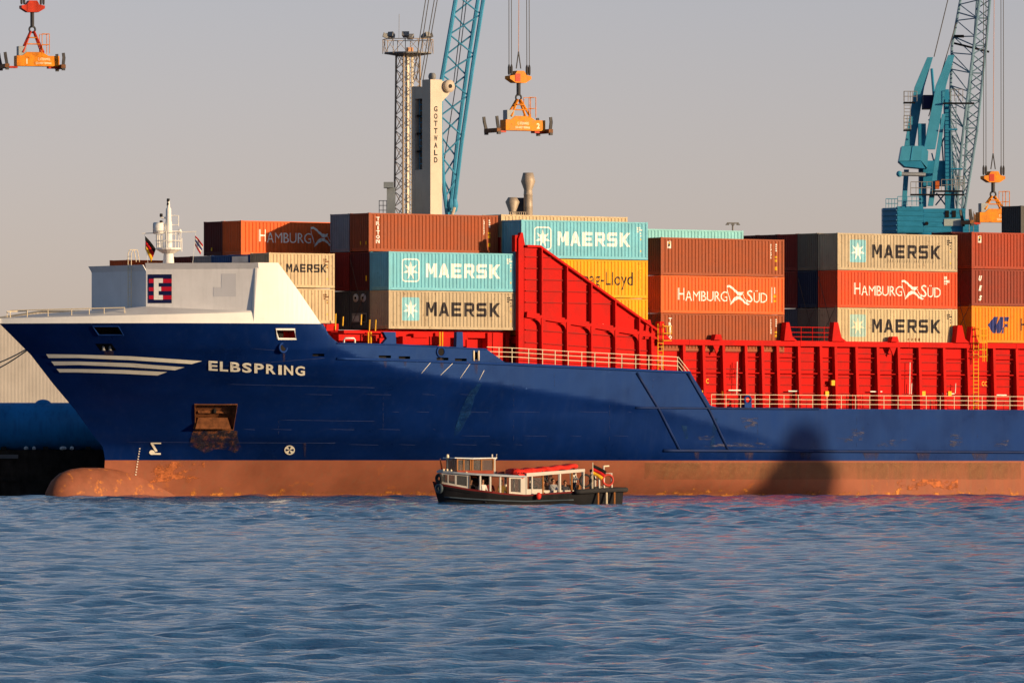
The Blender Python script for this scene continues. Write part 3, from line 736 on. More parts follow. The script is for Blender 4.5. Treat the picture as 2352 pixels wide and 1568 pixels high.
# ---- side coaming of the main deck
TP = 1.75
s0, _ = sz(1503, 800, TP); zc = sz(1850, 783, TP)[1]; s9 = 91.0
block('coaming_plate', s0, s9, TP, TP+.12, DECKZ-.05, zc-.1, RED, SHIP)
MB().box(s0-.1, s9, TP-.55, TP+.5, zc-.42, zc).build('coaming_top_rail', RED, SHIP)
for b0 in np.arange(s0+3, s9, 11.0): block('rail_splice', b0, b0+.16, TP-.57, TP+.5, zc-.43, zc+.012, RED, SHIP)
fx = [1608, 1563, 1654, 1705, 1743, 1778, 1827, 1877, 1911, 1959, 2008, 2056, 2104, 2160, 2215, 2275, 2327]
fs = sorted(sz(x, 850, TP)[0] for x in fx); fs += [fs[-1] + 2.2*k for k in range(1, 10)]
for f in fs:
    m = MB(); m.prism([(f-.06, TP, DECKZ), (f-.06, TP-.64, DECKZ), (f-.06, TP-.44, zc-.42), (f-.06, TP, zc-.42)], (.12,0,0)); o = m.build('coaming_fin', RED, SHIP)
    m = MB(); m.prism([(f-.13, TP-.64, DECKZ+.02), (f-.13, TP-.67, DECKZ+.02), (f-.13, TP-.47, zc-.43), (f-.13, TP-.44, zc-.43)], (.26,0,0)); m.build('fin_flange', RED, o)
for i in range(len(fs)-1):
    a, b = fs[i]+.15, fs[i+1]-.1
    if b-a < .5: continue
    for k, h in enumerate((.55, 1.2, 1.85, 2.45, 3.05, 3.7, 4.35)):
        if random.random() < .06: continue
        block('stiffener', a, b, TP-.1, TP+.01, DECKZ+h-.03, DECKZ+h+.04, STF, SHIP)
    bar('hand_pipe', (fs[i], TP-.3, DECKZ+2.75), (fs[i+1], TP-.3, DECKZ+2.75), .045, RED, SHIP)
    if i % 2: bar('hand_pipe', (fs[i], TP-.26, DECKZ+4.0), (fs[i+1], TP-.26, DECKZ+4.0), .025, RED, SHIP)
for x, y in ((1828,918),(1963,930),(2150,935)):    # vents and hydrants on the walkway
    a, z = sz(x, y-8, 1.3); bar('deck_pipe', (a,1.3,DECKZ), (a,1.3,z+.3), .06, RED, SHIP)
for x in (1958,1964,1976,1982,2238): a, z = sz(x, 905, 1.3); bar('deck_pipe', (a,1.3,DECKZ), (a,1.3,z), .05, RED, SHIP)
for x, y in ((1688,955),(1825,957),(2013,958),(2179,963),(2299,966)):
    a, z = sz(x, y-59, 1.3); bar('tube_lamp', (a-.6,1.35,z), (a+.6,1.35,z), .05, LAMP, SHIP)
for x, y in ((1617,903),(1664,905),(1900,905),(2122,905),(2182,905),(1914,880)):
    s, z = sz(x, y-1, 1.2); block('yellow_box', s-.17, s+.17, 1.2, 1.4, z-.2, z+.2, YEL, SHIP)
for x, y0, y1 in ((1692,830,905),(2089,832,905),(1688,835,870),(2093,880,905),(2194,880,903)):
    a, z1 = sz(x, y0, 1.35); _, z0 = sz(x, y1, 1.35); bar('conduit', (a,1.35,z0), (a+.05,1.35,z1), .035, RED if x in (1688,) else LAMP, SHIP)
for x, y in ((1625,874),(2265,880)):
    g = glyphs('CC', .55, .36, bold=.01); s, z = sz(x-10, y+6, TP)
    applied('stencil', g, lambda X, Y, s=s, z=z: (s+X, TP-.005, z+Y), YEL, SHIP)
# cone brackets between the stacks
def bracket(x0, x1, yt, slope, t=.95):
    a, zt = sz(x0, yt, t); b, _ = sz(x1, yt, t)
    w = b-a
    m = MB(); m.prism([(a-.2+min(0,slope),t,zc),(b+.35+max(0,slope),t,zc),(b+.15+max(0,slope)*.4,t,zc+.3),(b,t,zt),(a,t,zt)], (0,.55,0)); m.build('stack_bracket', RED, SHIP)
for x0, x1, yt, sl in ((1486,1494,734,.5),(1516,1525,738,.3),(1806,1813,740,.45),(1916,1925,740,.5),(2200,2210,747,.4),(2232,2239,750,.2)): bracket(x0, x1, yt, sl)
for x, w in ((1649,16),(2055,20)):
    a, z = sz(x, 778, .9); m = MB(); m.prism([(a-.35,.9,zc),(a+.45,.9,zc),(a+.3,.9,zc+.42),(a-.2,.9,zc+.42)], (0,.5,0)); m.build('twistlock_shoe', RED, SHIP)
    m = MB(); m.prism([(a-.25,1.18,zc-.44),(a+.4,1.18,zc-.44),(a+.1,1.18,zc-1.1)], (0,.1,0)); m.build('rail_knee', RED, SHIP)
for x in (1815,1840,1866,1893,1918):
    a, z = sz(x, 750, 1.3); bar('guard_rail', (a,1.3,zc), (a,1.3,z), .03, RED, SHIP)
for y in (751,763,773):
    a, z = sz(1812, y, 1.3); b, _ = sz(1922, y, 1.3); bar('guard_rail', (a,1.3,z), (b,1.3,z), .03, RED, SHIP)
# yellow ladders
for xl, yt, yb, t in ((1511,770,850,.95),(2236,775,935,.95)):
    a, z1 = sz(xl, yt, t); _, z0 = sz(xl, yb, t)
    for d in (0,.5): bar('ladder_rail', (a+d,t,z0-.2), (a+d,t,z1+.9), .035, YEL, SHIP)
    for k in range(int((z1-z0)/.3)): bar('ladder_rung', (a,t,z0+.3*k), (a+.5,t,z0+.3*k), .02, YEL, SHIP)
    for k in range(5):
        z = z1+.7-k*.55
        if xl > 2000 or k < 3: MB().tube([(a+.5,t,z),(a+.95,t-.2,z),(a+.95,t-.5,z),(a+.1,t-.6,z),(a,t,z)], .03, 5).build('ladder_hoop', YEL, SHIP)
    n = 3.6 if xl > 2000 else 1.6
    for dx, dy in ((.95,-.2),(.95,-.5),(.5,-.55)): bar('cage_bar', (a+dx,t+dy,z1+.7-n+1.0), (a+dx,t+dy,z1+.7), .03, YEL, SHIP)
# guard rails of the main deck and the forecastle
a, _ = sz(1634, 930, .12)
rail_along([(a,.12,DECKZ), (90,.12,DECKZ)], (.35,.7,1.05), .023, RAILW, 1.42)
P = [Vector((*sz(x, y, .12), 0)) for x, y in ((1118,820),(1188,832),(1300,839),(1420,845),(1558,852))]
P = [Vector((p.x,.12,p.y)) for p in P]; P[0].z = P[1].z + .06
for h in (.4,.75,1.08):
    for i in range(4): bar('guard_rail', P[i]+Vector((0,0,h)), P[i+1]+Vector((0,0,h)), .025, RAILW, SHIP)
for x in (1146,1176,1214,1246,1275,1305,1336,1366,1398,1428,1460,1490,1520,1556):
    s, z = sz(x, 0, .12); zz = float(np.interp(s, [p.x for p in P], [p.z for p in P])); bar('stanchion', (s,.12,zz-.05), (s,.12,zz+1.08), .034, RAILW, SHIP)
e = P[-1]
for h in (.4,.75,1.08): bar('guard_rail', e+Vector((0,0,h)), e+Vector((1.05,0,h-1.0-.05)), .035, RAILW, SHIP)
# hatch covers that carry the stacks
for a, b, z, t0 in ((-12, -2.2, 13.03, 5.0), (0, 12.2, 12.58, 2.6), (12.4, 24.8, 12.2, 2.2)):
    block('hatch_cover', a, b, t0, 24.6, z-.55, z, RED, SHIP)
block('hatch_cover', 26.2, 90, 2.4, 24.4, 10.7, 11.1, RED, SHIP)

# ------------------------------------------------------------ containers
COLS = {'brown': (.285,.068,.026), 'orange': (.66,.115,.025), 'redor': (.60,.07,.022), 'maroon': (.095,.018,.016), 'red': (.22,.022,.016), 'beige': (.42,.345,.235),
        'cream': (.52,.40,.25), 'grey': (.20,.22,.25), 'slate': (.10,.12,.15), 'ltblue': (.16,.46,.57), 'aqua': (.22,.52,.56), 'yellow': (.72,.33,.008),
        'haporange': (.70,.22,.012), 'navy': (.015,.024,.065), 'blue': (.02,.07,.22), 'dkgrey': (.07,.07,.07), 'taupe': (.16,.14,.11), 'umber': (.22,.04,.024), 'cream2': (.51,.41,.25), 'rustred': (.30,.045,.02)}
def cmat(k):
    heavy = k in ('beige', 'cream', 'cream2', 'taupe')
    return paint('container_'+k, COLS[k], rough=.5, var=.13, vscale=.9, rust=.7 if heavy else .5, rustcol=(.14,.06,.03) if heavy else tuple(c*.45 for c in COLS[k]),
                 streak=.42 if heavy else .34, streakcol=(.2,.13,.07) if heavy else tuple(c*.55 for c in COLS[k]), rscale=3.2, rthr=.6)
_cm = {}
PIT, DEP = .335, .055
def cprof(L, n):
    """corrugation knots along a panel: (x, depth)"""
    a, b = .16, L-.16; p = (b-a)/n; K = [(a, 0.0)]
    for i in range(n):
        x = a+i*p; K += [(x+p*.28, 0.0), (x+p*.46, DEP), (x+p*.78, DEP), (x+p*.96, 0.0)]
    K.append((b, 0.0)); return K
def panel(L, H, n, inset=.025):
    K = cprof(L, n); z0, z1 = .2, H-.12; m = MB()
    for x, d in K: m.v += [(x, inset+d, z0), (x, inset+d, z1)]
    for i in range(len(K)-1): m.f.append((2*i, 2*i+2, 2*i+3, 2*i+1))
    return m.mesh('panel')
CW = 2.44
def cmeshes(L, H):
    if (L, H) in _cm: return _cm[L, H]
    n = 36 if L > 10 else 18
    side = panel(L, H, n); end = panel(CW, H, 9, .03)
    roof = MB().box(.1, L-.1, .1, CW-.1, H-.1, H-.03).mesh('roof')
    fr = MB()
    for y0, y1 in ((0,.11),(CW-.11,CW)):
        fr.box(.17, L-.17, y0+.004, y1-.004, .004, .2); fr.box(.17, L-.17, y0+.012, y1-.012, H-.12, H-.015)
        for x0 in (0, L-.16): fr.box(x0+.004, x0+.156, y0+.004, y1-.004, .12, H-.12)
    for x0 in (0, L-.1):
        fr.box(x0+.015, x0+.085, .17, CW-.17, .16, .26); fr.box(x0+.012, x0+.088, .17, CW-.17, H-.12, H-.02)
    fr.box(.06, L-.06, .13, CW-.13, .004, .16)
    frame = fr.mesh('frame')
    cast = MB().box(0, .178, 0, .162, 0, .118).mesh('casting')
    for me in (side, end, roof, frame, cast):
        bm = bmesh.new(); bm.from_mesh(me); bm.to_mesh(me); bm.free(); me.materials.append(None)
    _cm[L, H] = (side, end, roof, frame, cast); return _cm[L, H]
STKW = paint('code_white', (.78,.74,.66), rough=.6); STKY = paint('sticker_yellow', (.75,.42,.01), rough=.5)
CONT = {}; LEN = {}
def container(key, s, t, z, col, label, L=12.19, H=2.896, group=None, fullrear=False):
    me = cmeshes(L, H); mt = cmat(col)
    root = thing('shipping_container', label, 'container', world(s, t, z), YAW, group or 'shipping containers stacked on the ship')
    I = Matrix.Identity(4)
    inst('side_panel', me[0], mt, root, I)
    inst('side_panel', me[0], mt, root, Matrix.Translation((L, CW, 0)) @ Matrix.Rotation(math.pi, 4, 'Z'))
    inst('end_panel', me[1], mt, root, Matrix.Translation((0, CW, 0)) @ Matrix.Rotation(-math.pi/2, 4, 'Z'))
    inst('end_panel', me[1], mt, root, Matrix.Translation((L, 0, 0)) @ Matrix.Rotation(math.pi/2, 4, 'Z'))
    inst('roof_panel', me[2], mt, root, I); inst('frame', me[3], mt, root, I)
    for x in (0, L-.178):
        for y in (0, CW-.162):
            for zz in (0, H-.118): inst('corner_casting', me[4], mt, root, Matrix.Translation((x, y, zz)))
    LEN[root.name] = L; CONT[key] = root
    return root
def on_side(root, name, VF, mat, off=.004, dx=0, dz=0):
    L = LEN[root.name]; n = 36 if L > 10 else 18; K = cprof(L, n); xs = [k[0] for k in K]; ds = [k[1] for k in K]
    V = [(a+dx, b+dz) for a, b in VF[0]]
    x0, x1 = min(v[0] for v in V), max(v[0] for v in V)
    return applied(name, (V, VF[1]), lambda x, y: (x, .025 + float(np.interp(x, xs, ds)) - off, y), mat, root, [x for x in xs if x0 < x < x1])
def star7(cx, cy, R0, r0):
    return poly2([(cx + (R0 if i % 2 == 0 else r0)*math.sin(i*math.pi/7), cy + (R0 if i % 2 == 0 else r0)*math.cos(i*math.pi/7)) for i in range(14)])
def rrect(x0, y0, x1, y1, r, n=4):
    P = []
    for cx, cy, a0 in ((x1-r,y1-r,0),(x0+r,y1-r,90),(x0+r,y0+r,180),(x1-r,y0+r,270)):
        P += [(cx+r*math.cos(R(a0+i*90/n)), cy+r*math.sin(R(a0+i*90/n))) for i in range(n+1)]
    return P
def block_word(w, h):
    """the six blocky capitals M A E R S K"""
    L_ = {'M': [[(0,0),(0,10),(2.8,10),(5,5.2),(7.2,10),(10,10),(10,0),(7.7,0),(7.7,6.4),(5.9,2.6),(4.1,2.6),(2.3,6.4),(2.3,0)]],
          'A': [[(0,0),(3.8,10),(5,10),(5,7.2),(4.05,4.1),(3.3,2.0),(2.6,0)], [(10,0),(7.4,0),(6.7,2.0),(5.95,4.1),(5,7.2),(5,10),(6.2,10)], [(3.3,2.0),(6.7,2.0),(5.95,4.1),(4.05,4.1)]],
          'E': [[(0,0),(0,10),(9,10),(9,7.8),(2.5,7.8),(2.5,6.1),(8.4,6.1),(8.4,3.9),(2.5,3.9),(2.5,2.2),(9,2.2),(9,0)]],
          'R': [[(0,0),(0,10),(2.5,10),(2.5,0)], [(2.5,7.8),(2.5,10),(8.2,10),(9.4,8.8),(9.4,7.8)], [(2.5,5.6),(6.9,5.6),(6.9,7.8),(9.4,7.8),(9.4,4.8),(8.4,3.5),(2.5,3.5)], [(4.6,3.5),(7.2,3.5),(9.8,0),(7.0,0)]],
          'S': [[(0,0),(0,2.2),(6.9,2.2),(6.9,3.9),(1.2,3.9),(0,5.1),(0,8.8),(1.2,10),(9.3,10),(9.3,7.8),(2.5,7.8),(2.5,6.1),(8.2,6.1),(9.4,4.9),(9.4,1.2),(8.2,0)]],
          'K': [[(0,0),(0,10),(2.5,10),(2.5,6.2),(6.6,10),(9.8,10),(5.2,5.2),(9.8,0),(6.8,0),(3.4,3.8),(2.5,3.0),(2.5,0)]]}
    x = 0; out = []
    for ch in 'MAERSK':
        for p in L_[ch]: out.append((poly2([((x+a)*w/68.4, b*h/10) for a, b in p]), 0, 0))
        x += 11.8
    return merge2(*out)
def deco_star(root, white, faded=False):
    x0, x1, y0, y1 = 1.28, 2.88, .62, 2.38
    if white:
        o, i = rrect(x0,y0,x1,y1,.28), rrect(x0+.09,y0+.09,x1-.09,y1-.09,.2); n = len(o)
        on_side(root, 'emblem_outline', (o+i, [(k,(k+1)%n,n+(k+1)%n,n+k) for k in range(n)]), TEXTW)
        tm = TEXTW
    else:
        on_side(root, 'emblem_field', poly2(rrect(x0,y0,x1,y1,.12)), SBLUE if not faded else paint('star_blue_faded', (.34,.50,.46), rough=.6)); tm = TEXTK
    on_side(root, 'emblem_star', star7((x0+x1)/2, (y0+y1)/2-.03, .74, .27), TEXTW if not faded else paint('print_faded', (.72,.66,.48), rough=.6), .008)
    on_side(root, 'lettering', block_word(6.95, 1.06), tm, dx=3.5, dz=.98)
def pennant():
    S_ = 1/232.0
    up = [(1040,745),(1075,737),(1110,750),(1155,785),(1200,815),(1240,822),(1275,812),(1264,848),(1228,864),(1195,852),(1150,812),(1105,775),(1075,762),(1046,768)]
    lo = [(1095,975),(1110,930),(1135,895),(1175,868),(1230,868),(1300,928),(1365,958),(1350,972),(1300,957),(1240,908),(1200,903),(1150,925)]
    l1 = [(1040,765),(1048,765),(1104,972),(1097,975)]; l2 = [(1266,850),(1273,848),(1345,950),(1336,954)]
    f = lambda P: poly2([((x-1040)*S_*1.62, (975-y)*S_*1.52) for x, y in P])
    return merge2((f(up),0,0), (f(lo),0,0), (f(l1),0,0), (f(l2),0,0))
def deco_sud(root):
    on_side(root, 'lettering', glyphs('H', .62, .92, bold=.0), TEXTW, dx=1.72, dz=1.02)
    on_side(root, 'lettering', glyphs('AMBURG', 4.15, .78, bold=-.004), TEXTW, dx=2.42, dz=.94)
    on_side(root, 'pennant_emblem', pennant(), TEXTW, dx=6.5, dz=.66)
    on_side(root, 'lettering', glyphs('S', .52, .95, bold=-.002), TEXTW, dx=8.55, dz=.90)
    on_side(root, 'lettering', glyphs('ÜD', 1.3, .96, bold=-.004), TEXTW, dx=9.2, dz=.88)
def deco_vert(root, word, h=.29, x=.78, z=2.32, shear=0, pitch=.33, w=.34, bold=.03):
    for i, ch in enumerate(word):
        g = glyphs(ch, w*(.45 if ch == 'I' else 1), h, bold=bold, shear=shear); on_side(root, 'lettering', g, TEXTW, dx=x + (.1 if ch == 'I' else 0), dz=z - i*pitch)
def deco_codes(root, mat=STKW, yel=True, H=2.896, seed=1):
    L = LEN[root.name]; rg = random.Random(seed); q = []
    for k in range(9): q.append((rect2(L-1.32, H-.45-k*.13, L-1.27+rg.uniform(0,.06), H-.36-k*.13), 0, 0))
    for k in range(4): q.append((rect2(L-.86, H-.45-k*.16, L-.76+rg.uniform(0,.06), H-.35-k*.16), 0, 0))
    tag(on_side(root, 'code_marks', merge2(*q), mat), kind='stuff')
    if yel:
        q = [(rect2(L-.9, z, L-.68, z+w), 0, 0) for z, w in ((1.15,.2),(1.45,.15),(.5,.28))]
        tag(on_side(root, 'warning_labels', merge2(*q), STKY), kind='stuff')
def deco_codes2(root, mat, H=2.896):
    L = LEN[root.name]
    q = [(rect2(L-1.05+a, H-.5-b, L-.9+a, H-.4-b), 0, 0) for a, b in ((0,0),(.18,0),(.02,.14),(.2,.16),(.38,.16),(.05,.3),(.3,.42),(.32,.62))]
    tag(on_side(root, 'code_marks', merge2(*q), mat), kind='stuff')
    q = [(rect2(L-.72, z, L-.6, z+.14), 0, 0) for z in (1.5, .6)]
    tag(on_side(root, 'warning_labels', merge2(*q), STKY), kind='stuff')
def deco_sticker(root):
    on_side(root, 'sticker', rect2(.7,2.05,1.05,2.6), STKW); on_side(root, 'sticker_mark', poly2([(.74,2.2),(.88,2.2),(1.0,2.45),(1.0,2.56),(.8,2.56)]), TEXTK, .008)
    on_side(root, 'sticker_band', rect2(.78,2.4,.98,2.5), STKY, .012)
RP = 2.55
# bay C, forward stack of forty-footers
c = container('C11', 0, 1.6, 12.64, 'beige', 'grey-beige container with black lettering, lowest in the stack beside the sloping red screen'); deco_star(c, False); deco_codes2(c, TEXTK)
c = container('C12', 0, 1.6, 15.56, 'ltblue', 'light blue container with white lettering, above the grey-beige one beside the red screen'); deco_star(c, True); deco_codes2(c, STKW)
c = container('C23', 0, 1.6+RP, 18.52, 'brown', 'long red-brown container on top of the forward stack, under the white crane mast'); deco_vert(c, 'TRITON', x=.72, z=2.30, pitch=.34); deco_codes(c)
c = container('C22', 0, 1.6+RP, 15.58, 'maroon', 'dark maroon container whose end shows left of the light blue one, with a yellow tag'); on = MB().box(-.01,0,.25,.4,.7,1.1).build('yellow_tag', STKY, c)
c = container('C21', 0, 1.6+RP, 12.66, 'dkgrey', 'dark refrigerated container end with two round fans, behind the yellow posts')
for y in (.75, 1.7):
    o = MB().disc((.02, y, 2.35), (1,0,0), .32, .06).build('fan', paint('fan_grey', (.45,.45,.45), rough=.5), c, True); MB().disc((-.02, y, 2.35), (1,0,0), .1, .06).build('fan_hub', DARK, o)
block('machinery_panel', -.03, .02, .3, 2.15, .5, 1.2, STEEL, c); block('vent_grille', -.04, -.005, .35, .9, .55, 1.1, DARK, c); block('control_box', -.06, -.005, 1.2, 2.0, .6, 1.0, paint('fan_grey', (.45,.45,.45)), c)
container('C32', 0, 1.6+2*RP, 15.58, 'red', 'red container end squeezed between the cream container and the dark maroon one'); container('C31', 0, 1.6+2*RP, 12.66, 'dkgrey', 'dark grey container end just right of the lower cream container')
MB().box(-.01,0,.3,.42,.5,.75).build('yellow_tag', STKY, CONT['C23']); MB().box(-.01,0,1.0,1.12,.5,.75).build('yellow_tag', STKY, CONT['C23'])
container('C33', 0, 1.6+2*RP, 18.52, 'grey', 'grey container end at the top left corner of the tall forward stack')
# bay D, behind the screen
c = container('D11', 12.5, 1.6, 12.28, 'yellow', 'amber yellow container low behind the foot of the sloping red screen')
c = container('D12', 12.5, 1.6, 15.22, 'yellow', 'amber yellow container with dark lettering, half hidden by the sloping red screen'); on_side(c, 'lettering', glyphs('Hapag-Lloyd', 6.2, 1.35, bold=.0), TEXTK, dx=4.55, dz=.62); deco_codes2(c, STKY)
c = container('D13', 12.5, 1.6, 18.16, 'ltblue', 'light blue container with white lettering, above the amber yellow ones'); deco_star(c, True); deco_codes2(c, STKW)
container('D23', 12.5, 1.6+RP, 18.62, 'cream', 'cream container of which only the roof edge shows over the upper light blue one')
# bay E
sE = sz(1518, 640, 1.6)[0]
c = container('E1', sE, 1.6, 11.2, 'brown', 'brown container standing on the red coaming with white vertical lettering'); deco_vert(c, 'TRITON', x=.78, z=2.25, pitch=.34); deco_codes(c, seed=4)
c = container('E2', sE, 1.6, 14.12, 'orange', 'orange container with white lettering and pennant, between two brown ones'); deco_sud(c); on_side(c, 'code_marks', merge2((rect2(10.95,.9,11.02,2.1),0,0),(rect2(11.25,1.6,11.32,2.1),0,0)), STKW); on_side(c, 'warning_labels', merge2((rect2(11.2,1.3,11.38,1.5),0,0),(rect2(11.2,.95,11.38,1.1),0,0)), STKY)
c = container('E3', sE, 1.6, 17.04, 'brown', 'brown ribbed container with a small square sticker, top of the middle stack'); deco_sticker(c); deco_codes(c, seed=9)
container('E33', sE, 1.6+2*RP, 17.85, 'aqua', 'pale aqua container showing above the brown middle stack')
# bay F
sF = sz(1924, 620, 1.6)[0]; zF = 11.83
c = container('F1', sF, 1.6, zF, 'cream2', 'stained cream container with faded star emblem and black lettering, standing on the red coaming'); deco_star(c, False, True); deco_codes2(c, TEXTK)
on_side(c, 'rust_stain', merge2(*[(poly2([(7.1+i*.37,.42),(7.2+i*.37,.62),(7.3+i*.37,.5),(7.24+i*.37,.3)]),0,0) for i in range(4)]), RUST)['kind'] = 'stuff'
c = container('F2', sF, 1.6, zF+2.92, 'redor', 'orange-red container with white lettering and pennant, between two beige ones'); deco_sud(c); on_side(c, 'code_marks', merge2((rect2(10.9,2.3,11.15,2.55),0,0),(rect2(10.9,2.05,11.4,2.25),0,0),(rect2(10.9,1.9,11.2,2.0),0,0)), STKW)
c = container('F3', sF, 1.6, zF+5.84, 'beige', 'beige container with black lettering over a row of dark scrapes, top of its stack'); deco_star(c, False); deco_codes2(c, TEXTK)
on_side(c, 'scrape_marks', merge2(*[(poly2([(4.85+i*.242, .6), (4.92+i*.242,.72), (4.9+i*.242,.95), (4.87+i*.242,.8)]),0,0) for i in range(21)]), paint('scrape', (.12,.1,.08), rough=.8))
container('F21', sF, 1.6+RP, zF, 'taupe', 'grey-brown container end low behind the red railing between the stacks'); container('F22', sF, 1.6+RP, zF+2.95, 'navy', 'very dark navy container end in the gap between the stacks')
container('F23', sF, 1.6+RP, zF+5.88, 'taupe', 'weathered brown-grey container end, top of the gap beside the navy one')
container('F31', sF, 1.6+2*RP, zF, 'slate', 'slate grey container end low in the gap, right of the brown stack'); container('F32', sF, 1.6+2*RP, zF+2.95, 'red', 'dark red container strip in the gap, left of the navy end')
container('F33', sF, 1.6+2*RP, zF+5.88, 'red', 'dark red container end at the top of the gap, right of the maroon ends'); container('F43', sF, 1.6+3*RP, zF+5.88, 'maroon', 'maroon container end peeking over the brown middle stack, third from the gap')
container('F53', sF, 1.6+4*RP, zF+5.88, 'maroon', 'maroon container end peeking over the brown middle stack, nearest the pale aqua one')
# bay G
sG = sz(2232, 620, 1.6)[0]; zG = 12.12
c = container('G1', sG, 1.6, zG, 'haporange', 'bright orange container with dark blue emblem at the right edge, above the yellow ladder')
emb = [poly2([(1.7,1.4),(2.2,.75),(2.5,.75),(2.35,1.25),(2.75,2.05),(2.35,2.05)]), poly2([(2.62,.75),(3.0,.75),(3.3,1.3),(3.35,2.05),(2.95,2.05),(2.6,1.35)]), poly2([(3.1,.75),(3.35,.75),(3.4,1.3),(3.2,1.1)]), poly2([(3.42,1.25),(3.75,1.25),(3.75,1.5),(3.42,1.5)]), poly2([(3.42,1.7),(3.8,1.7),(3.9,2.05),(3.42,2.05)])]
on_side(c, 'emblem', merge2(*[(e_,0,0) for e_ in emb]), paint('emblem_blue', (.02,.03,.15), rough=.5)); on_side(c, 'lettering', glyphs('Hapag-Lloyd', 6.2, 1.35), TEXTK, dx=5.1, dz=.62)
c = container('G2', sG, 1.6, zG+2.92, 'umber', 'dark red-brown container with slanted white vertical lettering at the right edge'); deco_vert(c, 'UES', h=.42, x=.75, z=1.95, shear=.25, pitch=.78, w=.36, bold=.05)
c = container('G3', sG, 1.6, zG+5.84, 'rustred', 'rust red ribbed container with small sticker, topmost at the right edge'); deco_sticker(c)
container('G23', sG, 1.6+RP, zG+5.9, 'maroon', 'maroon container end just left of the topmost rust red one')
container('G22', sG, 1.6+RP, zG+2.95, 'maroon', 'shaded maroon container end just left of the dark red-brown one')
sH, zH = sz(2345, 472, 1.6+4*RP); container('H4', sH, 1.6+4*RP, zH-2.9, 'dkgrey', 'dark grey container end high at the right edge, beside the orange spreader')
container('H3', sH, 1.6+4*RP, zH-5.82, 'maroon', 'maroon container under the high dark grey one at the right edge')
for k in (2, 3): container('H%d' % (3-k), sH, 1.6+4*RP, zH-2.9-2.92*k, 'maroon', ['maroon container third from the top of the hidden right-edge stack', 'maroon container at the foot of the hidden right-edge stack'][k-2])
# bay B, behind the breakwater
tB = 1.6 + 1.2*RP; sB = sz(618, 600, tB)[0]; HS = 2.591
c = container('B01', sB, tB, 13.05, 'cream', 'lower short cream container right behind the white side screen', 6.06, HS); deco_codes2(c, RUST, HS)
c = container('B02', sB, tB, 15.70, 'cream', 'upper short cream container with thin black lettering behind the breakwater', 6.06, HS); on_side(c, 'lettering', block_word(3.7, .62), TEXTK, dx=1.62, dz=1.15); deco_codes2(c, RUST, HS)
for j, (k, lb) in {1: ('blue', 'blue container end with a white top edge, left of the upper cream container'), 2: ('blue', 'plain blue container end, second left of the upper cream container'), 3: ('grey', 'light grey container end showing over the breakwater'), 4: ('maroon', 'maroon container end just right of the ship\'s foremast')}.items():
    c = container('B%d2' % j, sB, tB+j*RP, 15.62, k, lb, 6.06, HS)
    if j == 1: block('white_band', -.012, .02, .2, CW-.2, 2.0, HS-.13, STKW, c)
container('B72', sz(293, 600, tB+7*RP)[0], tB+7*RP, 15.50, 'orange', 'low orange container left of the ship\'s foremast, over the breakwater', 6.06, HS)
c = container('B33', sz(553.7, 540, tB+3*RP)[0], tB+3*RP, 18.33, 'orange', 'orange-red container with white lettering, half in shadow, above the cream ones', 12.19, HS); deco_sud(c)
c = container('B43', sz(510, 540, tB+4*RP)[0], tB+4*RP, 18.33, 'maroon', 'dark brown-maroon container end, leftmost on the top tier', 12.19, HS); MB().box(-.01,0,1.3,1.45,.35,.6).build('yellow_tag', STKY, c)
# lashing rods on bay ends
LS = paint('lashing_steel', (.12,.08,.06), rough=.7)
for bay, t0, z in ((0, 1.6+RP, 15.6), (sF, 1.6, zF+2.95), (sE, 1.6, 14.1), (sF, 1.6+RP, zF+2.9), (sG, 1.6, zG+2.9)):
    for a, b in ((.1, 2.3), (2.3, .1)):
        bar('lashing_rod', (bay-.12, t0+a, z-2.9), (bay-.08, t0+b, z+2.4 if a < 1 else z+.1), .022, LS, SHIP)
# ------------------------------------------------------------ quay and what stands on it
QZ = 3.55
QW = paint('quay_wall', (.060,.048,.038), rough=.85, var=.5, vscale=1.2, streak=.5, streakcol=(.02,.016,.014), bump=.5, bscale=3)
QT = paint('quay_top', (.16,.15,.14), rough=.9, var=.25)
m = MB(); f0, f1 = world(-140, 28.2), world(160, 28.2); b0, b1 = world(-1200, 1500), world(1500, 1200)
m.add([(f0.x,f0.y,-4),(f1.x,f1.y,-4),(f1.x,f1.y,QZ),(f0.x,f0.y,QZ),(b1.x,b1.y,QZ),(b0.x,b0.y,QZ)], [(0,1,2,3),(3,2,4,5)])
tag(m.build('quay', QW, None), kind='structure')
o = MB().add([(f0.x,f0.y+.3,QZ+.02),(f1.x,f1.y+.3,QZ+.02),(b1.x,b1.y,QZ+.02),(b0.x,b0.y,QZ+.02)], [(0,1,2,3)]).build('quay_pavement', QT, None); tag(o, kind='structure')
QF = thing('quay_fender', 'black timber and rubber fender on the dark quay wall left of the bulbous bow', 'fender', world(-24, 28.2, 0), YAW)
for i in range(6): block('fender_post', -6+i*2.4, -5.6+i*2.4, -.32, -.02, -.5, 3.3, BLACK, QF)
block('wale', -8, 8, -.42, -.3, 1.2, 1.5, QW, QF); block('wale', -8, 8, -.45, -.3, 2.9, 3.2, STEEL, QF)
p = at(2, 1118, 655); by = thing('mooring_buoy', 'yellow fender float half cut by the left picture edge at the quay', 'buoy', (p.x-.62, p.y, 0))
MB().lathe([(.1,2.1),(.25,1.9),(.45,1.1),(.5,.6),(.35,.1),(.1,-.1)], (0,0,0), 16).build('float', YEL, by, True); MB().lathe([(.12,2.05),(.12,2.3)], (0,0,0), 8).build('cap', BLACK, by)
